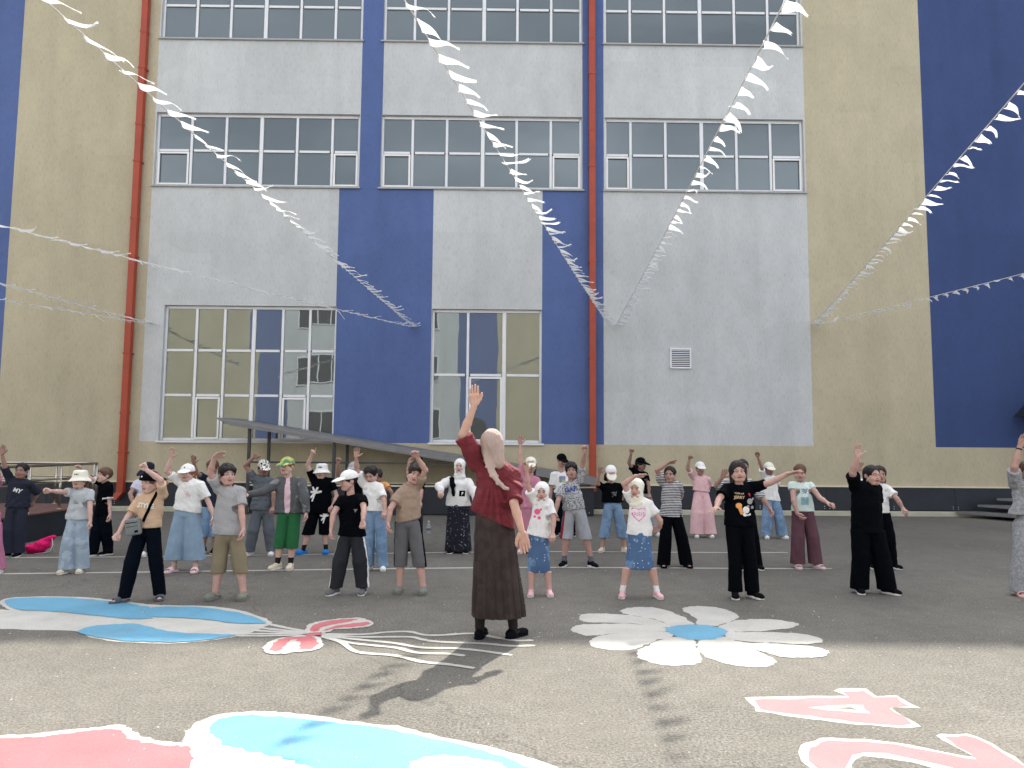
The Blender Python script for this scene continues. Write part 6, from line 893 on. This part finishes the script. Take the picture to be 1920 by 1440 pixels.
 {'key': 'hijab_heart', 'label': 'girl in cream headscarf and white tee with a pink heart, hand on head', 'x': 1.387, 'y': 7.671, 'H': 1.182, 'pxm': 182.1, 'feet': [(-0.164, 0.009), (0.164, -0.009)], 'fa': (-15, 10), 'head': (-0.021, 1.202), 'yaw': 0, 'hyaw': -25, 'hpitch': 0, 'htilt': 0, 'hip': (0.007, 0.581), 'skin': 'skin_b', 'hair': None, 'cover': ('hijab', 'cream'), 'shoes': ('sneaker', 'pink_shoe'), 'sock': 'white_cloth', 'fat': 1.0, 'adult': 0, 'back': 0, 'A': [(-0.094, 0.991), (-0.161, 1.138), (-0.065, 1.224), (0.028, 1.248), 'flat', 0, 0], 'B': [(0.109, 0.933), (0.222, 0.766), (0.233, 0.69), (0.199, 0.657), 'relax', 0, 1], 'top': {'kind': 'tee', 'mat': 'white_cloth', 'hem': [0.629, 0.608], 'hw': 0.143, 'sl': 0.6, 'prints': [('heart', '', 0.13, 'print_pink', (-0.02, 0.0), 0)]}, 'bot': {'kind': 'skirt', 'mat': 'denim_stud', 'hem': (0.005, 0.28), 'hw': 0.154}},
 {'key': 'striped_girl', 'label': 'girl in black and white striped tee and wide black trousers, fully in view', 'x': 2.193, 'y': 9.617, 'H': 1.271, 'pxm': 145.3, 'feet': [(-0.142, -0.005), (0.142, 0.005)], 'fa': (-10, 10), 'head': (-0.044, 1.283), 'yaw': 0, 'hyaw': -25, 'hpitch': 0, 'htilt': 0, 'hip': (-0.031, 0.635), 'skin': 'skin_c', 'hair': ('back', 'hair_black'), 'cover': None, 'shoes': ('slide', 'black_shoe'), 'sock': None, 'fat': 1.0, 'adult': 0, 'back': 0, 'A': [(-0.157, 1.07), (-0.232, 1.227), (-0.106, 1.317), (-0.037, 1.359), 'flat', 0, 0], 'B': [(0.077, 1.031), (0.131, 0.894), (0.081, 0.792), (0.046, 0.723), 'relax', 0, 1], 'top': {'kind': 'tee', 'mat': 'stripes', 'hem': [0.641, 0.621], 'hw': 0.151, 'sl': 0.65}, 'bot': {'kind': 'wide', 'mat': 'black', 'hem': (-0.037, 0.027), 'hw': 0.083}},
 {'key': 'pink_outfit', 'label': 'small girl in pale pink top and wide pink trousers with a white cap', 'x': 3.404, 'y': 12.798, 'H': 1.269, 'pxm': 109.2, 'feet': [(-0.102, -0.005), (0.102, 0.005)], 'fa': (-12, 12), 'head': (-0.027, 1.289), 'yaw': 0, 'hyaw': 0, 'hpitch': 5, 'htilt': 0, 'hip': (-0.008, 0.714), 'skin': 'skin_c', 'hair': ('back', 'hair_dark'), 'cover': ('cap', 'white_cloth'), 'shoes': ('sneaker', 'white_shoe'), 'sock': None, 'fat': 1.0, 'adult': 0, 'back': 0, 'A': [(-0.151, 1.032), (-0.26, 1.164), (-0.239, 1.333), (-0.238, 1.419), 'relax', 0, 0], 'B': [(0.116, 0.988), (0.159, 0.834), (0.111, 0.697), (0.064, 0.624), 'relax', 0, 1], 'top': {'kind': 'tee', 'mat': 'pale_pink', 'hem': [0.796, 0.76], 'hw': 0.156, 'sl': 0.7}, 'bot': {'kind': 'wide', 'mat': 'pale_pink', 'hem': (-0.017, 0.063), 'hw': 0.119}},
 {'key': 'black_tee_girl', 'label': 'girl in black with a colourful chest print, both arms stretched out', 'x': 2.443, 'y': 7.687, 'H': 1.375, 'pxm': 181.8, 'feet': [(-0.074, -0.002), (0.074, 0.002)], 'fa': (-15, 25), 'head': (-0.021, 1.387), 'yaw': 0, 'hyaw': -10, 'hpitch': 0, 'htilt': -4, 'hip': (-0.012, 0.694), 'skin': 'skin_b', 'hair': ('bob', 'hair_dark'), 'cover': None, 'shoes': ('sneaker', 'black_shoe'), 'sock': None, 'fat': 1.0, 'adult': 0, 'back': 0, 'A': [(-0.153, 1.101), (-0.26, 0.991), (-0.327, 0.925), (-0.405, 0.899), 'open', 0, 0], 'B': [(0.14, 1.114), (0.269, 1.164), (0.404, 1.258), (0.499, 1.293), 'open', 0, 0], 'top': {'kind': 'tee', 'mat': 'black', 'hem': [0.721, 0.715], 'hw': 0.16, 'sl': 0.7, 'prints': [('art', '', 0.2, 'orange', (0.0, -0.02), 0)]}, 'bot': {'kind': 'wide', 'mat': 'black', 'hem': (-0.023, 0.064), 'hw': 0.072}},
 {'key': 'striped_behind', 'label': 'girl in striped sleeves mostly hidden behind the girl with outstretched arms', 'x': 3.102, 'y': 9.483, 'H': 1.369, 'pxm': 147.3, 'feet': [(-0.079, -0.003), (0.079, 0.003)], 'fa': (-12, 12), 'head': (-0.058, 1.381), 'yaw': 0, 'hyaw': 0, 'hpitch': 0, 'htilt': 0, 'hip': (-0.051, 0.693), 'skin': 'skin_c', 'hair': ('back', 'hair_dark'), 'cover': None, 'shoes': ('sneaker', 'black_shoe'), 'sock': None, 'fat': 1.0, 'adult': 0, 'back': 0, 'A': [(-0.193, 1.096), (-0.406, 1.04), (-0.363, 1.149), (-0.334, 1.257), 'open', 0, 0], 'B': [(0.059, 1.077), (0.164, 0.896), (0.243, 0.762), (0.282, 0.655), 'relax', 0, 0], 'top': {'kind': 'tee', 'mat': 'stripes', 'hem': [0.673, 0.673], 'hw': 0.143, 'sl': 1.0}, 'bot': {'kind': 'wide', 'mat': 'black', 'hem': (-0.064, 0.039), 'hw': 0.075}},
 {'key': 'cream_cap_back', 'label': 'child in cream cap, white tee and pale blue jeans in the back row', 'x': 4.59, 'y': 12.711, 'H': 1.27, 'pxm': 109.9, 'feet': [(-0.13, -0.007), (0.13, 0.007)], 'fa': (-10, 20), 'head': (-0.053, 1.29), 'yaw': 0, 'hyaw': 0, 'hpitch': 8, 'htilt': 0, 'hip': (-0.022, 0.638), 'skin': 'skin_d', 'hair': ('crop', 'hair_dark'), 'cover': ('cap', 'cream'), 'shoes': ('sneaker', 'white_shoe'), 'sock': None, 'fat': 1.0, 'adult': 0, 'back': 0, 'A': [(-0.159, 1.062), (-0.211, 1.198), (-0.281, 1.37), (-0.325, 1.488), 'relax', 0, 0], 'B': [(0.069, 1.009), (0.139, 0.874), (0.09, 0.756), (0.034, 0.71), 'relax', 0, 1], 'top': {'kind': 'tee', 'mat': 'white_cloth', 'hem': [0.656, 0.62], 'hw': 0.155, 'sl': 0.75}, 'bot': {'kind': 'wide', 'mat': 'denim_blue', 'hem': (-0.035, 0.045), 'hw': 0.091}},
 {'key': 'maroon_girl', 'label': 'girl in pale green sleeveless top and wide maroon trousers with pink slides', 'x': 3.864, 'y': 9.595, 'H': 1.312, 'pxm': 145.6, 'feet': [(-0.108, -0.004), (0.108, 0.004)], 'fa': (-10, 25), 'head': (-0.038, 1.324), 'yaw': 0, 'hyaw': -22, 'hpitch': 10, 'htilt': 0, 'hip': (-0.012, 0.702), 'skin': 'skin_b', 'hair': ('back', 'hair_brown'), 'cover': None, 'shoes': ('slide', 'pale_pink_shoe'), 'sock': None, 'fat': 1.0, 'adult': 0, 'back': 0, 'A': [(-0.149, 1.049), (-0.161, 0.851), (-0.13, 0.695), (-0.079, 0.6), 'relax', 0, 0], 'B': [(0.107, 1.051), (0.165, 0.894), (0.198, 0.84), (0.253, 0.826), 'relax', 0, 0], 'top': {'kind': 'tee', 'mat': 'pale_green', 'hem': [0.716, 0.716], 'hw': 0.151, 'sl': 0.3, 'prints': [('scrawl', '', 0.1, 'print_slate', (0, 0.05), 0), ('rect', '', 0.1, 'print_teal', (0, -0.07), 0)]}, 'bot': {'kind': 'wide', 'mat': 'maroon', 'hem': (-0.029, 0.057), 'hw': 0.089}},
 {'key': 'big_black_girl', 'label': 'large girl in plain loose black tee and trousers, one arm straight up', 'x': 3.896, 'y': 7.952, 'H': 1.336, 'pxm': 175.7, 'feet': [(-0.118, 0.026), (0.118, -0.026)], 'fa': (-15, 35), 'head': (0.041, 1.348), 'yaw': 8, 'hyaw': 15, 'hpitch': 0, 'htilt': 2, 'hip': (-0.021, 0.702), 'skin': 'skin_b', 'hair': ('back', 'hair_black'), 'cover': None, 'shoes': ('sneaker', 'black_shoe'), 'sock': None, 'fat': 1.3, 'adult': 0, 'back': 0, 'A': [(-0.151, 1.114), (-0.215, 1.264), (-0.199, 1.426), (-0.194, 1.567), 'open', 0, 0], 'B': [(0.107, 1.098), (0.158, 0.929), (0.126, 0.816), (0.095, 0.759), 'relax', 0, 1], 'top': {'kind': 'tee', 'mat': 'black', 'hem': [0.629, 0.629], 'hw': 0.171, 'sl': 0.85}, 'bot': {'kind': 'wide', 'mat': 'black', 'hem': (-0.044, 0.044), 'hw': 0.097}},
 {'key': 'curly_behind', 'label': 'girl with loose dark hair and white tee behind the large girl in black', 'x': 4.839, 'y': 9.609, 'H': 1.291, 'pxm': 145.4, 'feet': [(-0.119, 0.017), (0.119, -0.017)], 'fa': (-10, 20), 'head': (0.029, 1.303), 'yaw': 0, 'hyaw': -15, 'hpitch': 0, 'htilt': 0, 'hip': (0.021, 0.673), 'skin': 'skin_c', 'hair': ('long', 'hair_dark'), 'cover': None, 'shoes': ('sneaker', 'black_shoe'), 'sock': None, 'fat': 1.0, 'adult': 0, 'back': 0, 'A': [(-0.09, 1.083), (-0.312, 1.081), (-0.294, 1.232), (-0.276, 1.349), 'open', 0, 0], 'B': [(0.13, 1.016), (0.181, 0.886), (0.225, 0.777), (0.257, 0.709), 'relax', 0, 0], 'top': {'kind': 'tee', 'mat': 'white_cloth', 'hem': [0.701, 0.701], 'hw': 0.117, 'sl': 0.7}, 'bot': {'kind': 'regular', 'mat': 'black', 'hem': (-0.002, 0.044), 'hw': 0.069, 'stripe': 'print_white'}},
 {'key': 'hidden_hand', 'label': 'child hidden behind the large girl in black, one low hand showing', 'x': 5.38, 'y': 10.957, 'H': 1.169, 'pxm': 127.5, 'feet': [(-0.064, -0.003), (0.064, 0.003)], 'fa': (-12, 12), 'head': (0.032, 1.181), 'yaw': 0, 'hyaw': 0, 'hpitch': 0, 'htilt': 0, 'hip': (0.011, 0.556), 'skin': 'skin_b', 'hair': ('back', 'hair_dark'), 'cover': None, 'shoes': ('sneaker', 'white_shoe'), 'sock': None, 'fat': 1.0, 'adult': 0, 'back': 0, 'A': [(-0.079, 0.922), (-0.132, 0.75), (-0.232, 0.594), (-0.329, 0.531), 'open', 0, 0], 'B': [(0.126, 0.923), (0.138, 0.791), (0.134, 0.674), (0.123, 0.596), 'relax', 0, 0], 'top': {'kind': 'tee', 'mat': 'black', 'hem': [0.595, 0.595], 'hw': 0.11, 'sl': 1.0}, 'bot': {'kind': 'regular', 'mat': 'charcoal', 'hem': (-0.006, 0.054), 'hw': 0.063}},
 {'key': 'grey_edge', 'label': 'girl in loose heather grey outfit with dark wristband at the right edge', 'x': 5.543, 'y': 7.885, 'H': 1.401, 'pxm': 177.2, 'feet': [(-0.121, -0.003), (0.121, 0.003)], 'fa': (-20, 10), 'head': (0.04, 1.413), 'yaw': -10, 'hyaw': -12, 'hpitch': 0, 'htilt': 0, 'hip': (0.049, 0.721), 'skin': 'skin_c', 'hair': ('back', 'hair_brown'), 'cover': None, 'shoes': ('slide', 'pink_shoe'), 'sock': None, 'fat': 1.15, 'adult': 0, 'back': 0, 'A': [(-0.099, 1.168), (-0.159, 1.337), (-0.09, 1.554), (-0.049, 1.687), 'open', 0, 0], 'B': [(0.198, 1.142), (0.227, 0.946), (0.235, 0.778), (0.244, 0.638), 'relax', 0, 0], 'top': {'kind': 'tee', 'mat': 'heather', 'hem': [0.832, 0.832], 'hw': 0.209, 'sl': 0.8, 'prints': [('text', 'CAL', 0.1, 'black', (0.0, 0.08), 0), ('bars', '', 0.2, 'black', (0.02, 0.0), 25), ('text', 'CALIFORNIA', 0.15, 'print_white', (0.03, -0.1), 0)]}, 'bot': {'kind': 'wide', 'mat': 'heather', 'hem': (0.014, 0.044), 'hw': 0.102}, 'band': 1}]

INFO = {}
for p_ in PEOPLE: INFO[p_['key']] = person(p_)
# ---- extra print layers
def extra(key, pr, dx, dz):
    i = INFO[key]; top = [c for c in i['root'].children if c.name.split('.')[0] in ('t_shirt', 'sweatshirt')][0]; c = i['chest']*.62+V3((i['hcx'], 0, i['hz']))*.38
    lean = math.degrees(math.atan2(i['chest'][0]-i['hip'][0], i['chest'][2]-i['hip'][2])); decal(top, *i['top'], pr, c+V3((dx, 0, dz)), Rm(0, 0, lean), 'printed_motif')
extra('black_tee_girl', ('blob', '', .13, 'print_white', (0, 0), 0), .05, -.09); extra('black_tee_girl', ('text', 'TOM and', .09, 'beige', (0, 0), 0), -.03, .095); extra('black_tee_girl', ('text', 'JERRY', .11, 'beige', (0, 0), 0), -.03, .055)
extra('black_tee_girl', ('blob', '', .11, 'grey', (0, 0), 0), .09, .0); extra('black_tee_girl', ('blob', '', .035, 'print_red', (0, 0), 0), .075, .085)
extra('sweat_girl', ('blob', '', .05, 'print_white', (0, 0), 0), .065, -.03)
# ---- teacher's headscarf, sculpted on her head with the tail hanging over the back
I = INFO['woman']; hc, hs = I['hc'], I['hs']; v = Vol(hc-V3((.22, .2, .42)), hc+V3((.22, .2, .17)), .005); MH = Rm(0, 0, 10)
v.ell(hc+V3((.0, .0, .035)), (.090, .112, .098), .02, M=MH); v.ell(hc+V3((.012, -.03, -.03)), (.088, .092, .105), .04, M=Rm(0, 0, 12)); v.ell(hc+V3((.050, -.062, -.105)), (.056, .052, .085), .04, M=Rm(0, 0, -8))
v.cap(hc+V3((-.05, .02, -.06)), hc+V3((-.03, .01, -.13)), .040, .045, .03)
X, Y, Z = v.ax[0][:, None, None]-hc[0], v.ax[1][None, :, None]-hc[1], v.ax[2][None, None, :]-hc[2]
q_ = X*.86+Z*.5+.9*X*Z+1.2*Y*Z; v.D += (.0034*np.sin(66*q_+2*np.sin(16*Z))*np.clip((.05-Z)*9, 0, 1)*(Y < .05)).astype(np.float32)      # folds of the cloth falling to the right
pts = [hc+V3(q) for q in ((-.015, -.085, -.08), (-.008, -.112, -.17), (.020, -.128, -.24), (.065, -.132, -.30), (.115, -.128, -.335), (.155, -.122, -.345))]
for a, b, ra, rb in zip(pts, pts[1:], (.040, .038, .034, .030, .024), (.038, .034, .030, .024, .010)): v.cone(a, b, (ra, .012), (rb, .011), (.95, .3), .008)
v.cap(hc+V3((.085, -.06, .03)), hc+V3((.075, -.09, -.12)), .012, .010, .02, sub=False); v.cap(hc+V3((.02, -.135, .06)), hc+V3((.045, -.125, -.12)), .010, .010, .02, sub=True)
v.cap(hc+V3((-.055, -.11, .02)), hc+V3((.0, -.125, -.11)), .008, .008, .02, sub=True)
v.noise(.0028, (30, 24, 22), 12)
P_, F = v.mesh(); to_mesh('headscarf', P_, F, None, ('scarf_beige',), I['root'])
# black curl of hair over the shoulder of the sweatshirt girl is a hanging black scarf
I = INFO['sweat_girl']; S = I['arms'][0][0]; v = Vol(S-V3((.15, .2, .3)), S+V3((.2, .12, .12)), .006)
v.cone(S+V3((.035, -.055, .045)), S+V3((.050, -.118, -.05)), (.040, .022), (.034, .020), (1, 0), .02); v.cone(S+V3((.050, -.118, -.05)), S+V3((.065, -.125, -.19)), (.034, .020), (.022, .016), (1, 0), .02); v.cone(S+V3((.03, -.01, .05)), S+V3((.03, .06, -.1)), (.035, .02), (.025, .02), (1, 0), .02); v.noise(.006, (40, 40, 40), 3); P_, F = v.mesh(); to_mesh('shoulder_scarf', P_, F, None, ('black',), I['root'])
# ---- crossbody bag of the boy in beige: a thing of its own
I = INFO['beige_boy']; x0, y0 = I['root'].location.x, I['root'].location.y; t = thing('crossbody_bag', 'small grey crossbody bag with a dark strap worn by the boy in the beige tee', 'bag', (x0, y0, 0))
m = MB(); m.box(-.072, .072, -.032, .032, -.085, .075); bg = m.build('pouch', 'bag_grey', t, smooth=True, bevel=.022); bg.location = (-.075, -.140, .72); bg.rotation_euler = (0, R_(-9), R_(6))
m = MB(); m.box(-.055, .055, -.036, -.0325, .035, .041); m.box(-.055, .055, -.0355, -.0325, .0, .003); m.box(.018, .05, -.036, -.0325, -.06, -.04); m.build('zip', 'black', bg)
Pt, Ft = I['top']; bvh = BVHTree.FromPolygons([tuple(q) for q in Pt], [tuple(f) for f in Ft]); a, b = Vector((-.005, 0, .76)), Vector((I['arms'][1][0][0]-.035, 0, I['arms'][1][0][2]+.02)); row = []
for k in range(15):
    c = a.lerp(b, k/14); r = bvh.ray_cast(Vector((c.x, -.5, c.z)), Vector((0, 1, 0)), 1.0); y = (r[0].y if r[0] else (row[-1][1] if row else -.12)); row.append((c.x, y-.006, c.z))
m = MB(); vs = []
for q in row: vs += [(q[0]-.011, q[1], q[2]+.009), (q[0]+.011, q[1], q[2]-.009), (q[0]+.011, q[1]+.01, q[2]-.009), (q[0]-.011, q[1]+.01, q[2]+.009)]
m.add(vs, [(i*4+k, i*4+(k+1) % 4, i*4+4+(k+1) % 4, i*4+4+k) for i in range(14) for k in range(4)]); m.build('strap', 'black', t)
I = INFO['grey_edge']; S, E, W, hd, _ = I['arms'][0]; d_ = (W-E)/np.linalg.norm(W-E); m = MB(); w0 = W-d_*.03
m.tube([tuple(w0-d_*.007), tuple(w0+d_*.007)], .029, 14); tag(m.build('wristband', 'navy', I['root'], smooth=True), None)
# ---- pink drawstring bag and bottle on the ground
t = thing('drawstring_bag', 'bright pink drawstring bag slumped on the ground by the ramp', 'bag', (-6.42, 10.45, 0))
v = Vol((-.3, -.2, -.01), (.35, .2, .35), .006); v.ell((-.05, 0, .06), (.13, .10, .075), .03); v.ell((.05, 0, .12), (.11, .085, .07), .03); v.cap((.08, 0, .14), (.19, 0, .22), .05, .03, .03); v.noise(.012, (26, 26, 30), 9); v.noise(.004, (70, 70, 70), 10); v.cut((0, 0, -1), (0, 0, .004)); P_, F = v.mesh(); to_mesh('sack', P_, F, None, ('hot_pink',), t)
m = MB(); m.tube([(.19, -.03, .21), (.215, -.04, .12), (.19, -.05, .03), (.10, -.06, .008), (.0, -.09, .006)], .004, 6); m.build('cord', 'print_white', t, smooth=True)
gm, gn, gl_, gb = newmat('bottle_plastic'); gb.inputs['Base Color'].default_value = (.85, .9, .92, 1); gb.inputs['Roughness'].default_value = .08; gb.inputs['Transmission Weight'].default_value = .85; gb.inputs['IOR'].default_value = 1.25
t = thing('water_bottle', 'clear plastic water bottle standing alone on the asphalt behind the children', 'bottle', (-1.29, 12.95, 0))
def lathe(name, prof, mat, par, n=20):
    m = MB(); vs = [(r*math.cos(2*math.pi*k/n), r*math.sin(2*math.pi*k/n), z) for r, z in prof for k in range(n)]
    m.add(vs, [(i*n+k, i*n+(k+1) % n, (i+1)*n+(k+1) % n, (i+1)*n+k) for i in range(len(prof)-1) for k in range(n)]+[tuple(range(n-1, -1, -1))]); return m.build(name, mat, par, smooth=True)
lathe('bottle_body', [(.036, .0), (.04, .01), (.037, .03), (.04, .05), (.037, .075), (.04, .10), (.04, .14), (.028, .175), (.014, .195), (.013, .21)], 'bottle_plastic', t); lathe('bottle_cap', [(.017, .205), (.017, .228), (.001, .230)], 'sole_white', t); lathe('label', [(.0408, .075), (.0408, .105)], 'print_grey', t)
# scattered chips and crumbs of paint and gravel
rn = random.Random(4); m = MB()
for _ in range(700):
    y = rn.uniform(2.3, 12)**1.0; x = rn.uniform(-.75, .75)*y; r = rn.uniform(.003, .009); a = rn.uniform(0, 6.3)
    m.add([(x+r*math.cos(a+q)*rn.uniform(.6, 1.3), y+r*math.sin(a+q)*rn.uniform(.6, 1.3), .001) for q in (0, 1.6, 3.1, 4.7)]+[(x, y, r*.8)], [(0, 1, 4), (1, 2, 4), (2, 3, 4), (3, 0, 4)])
tag(m.build('gravel_crumbs', 'paint_white'), 'pale crumbs of gravel and paint scattered over the asphalt', 'gravel', kind='stuff')
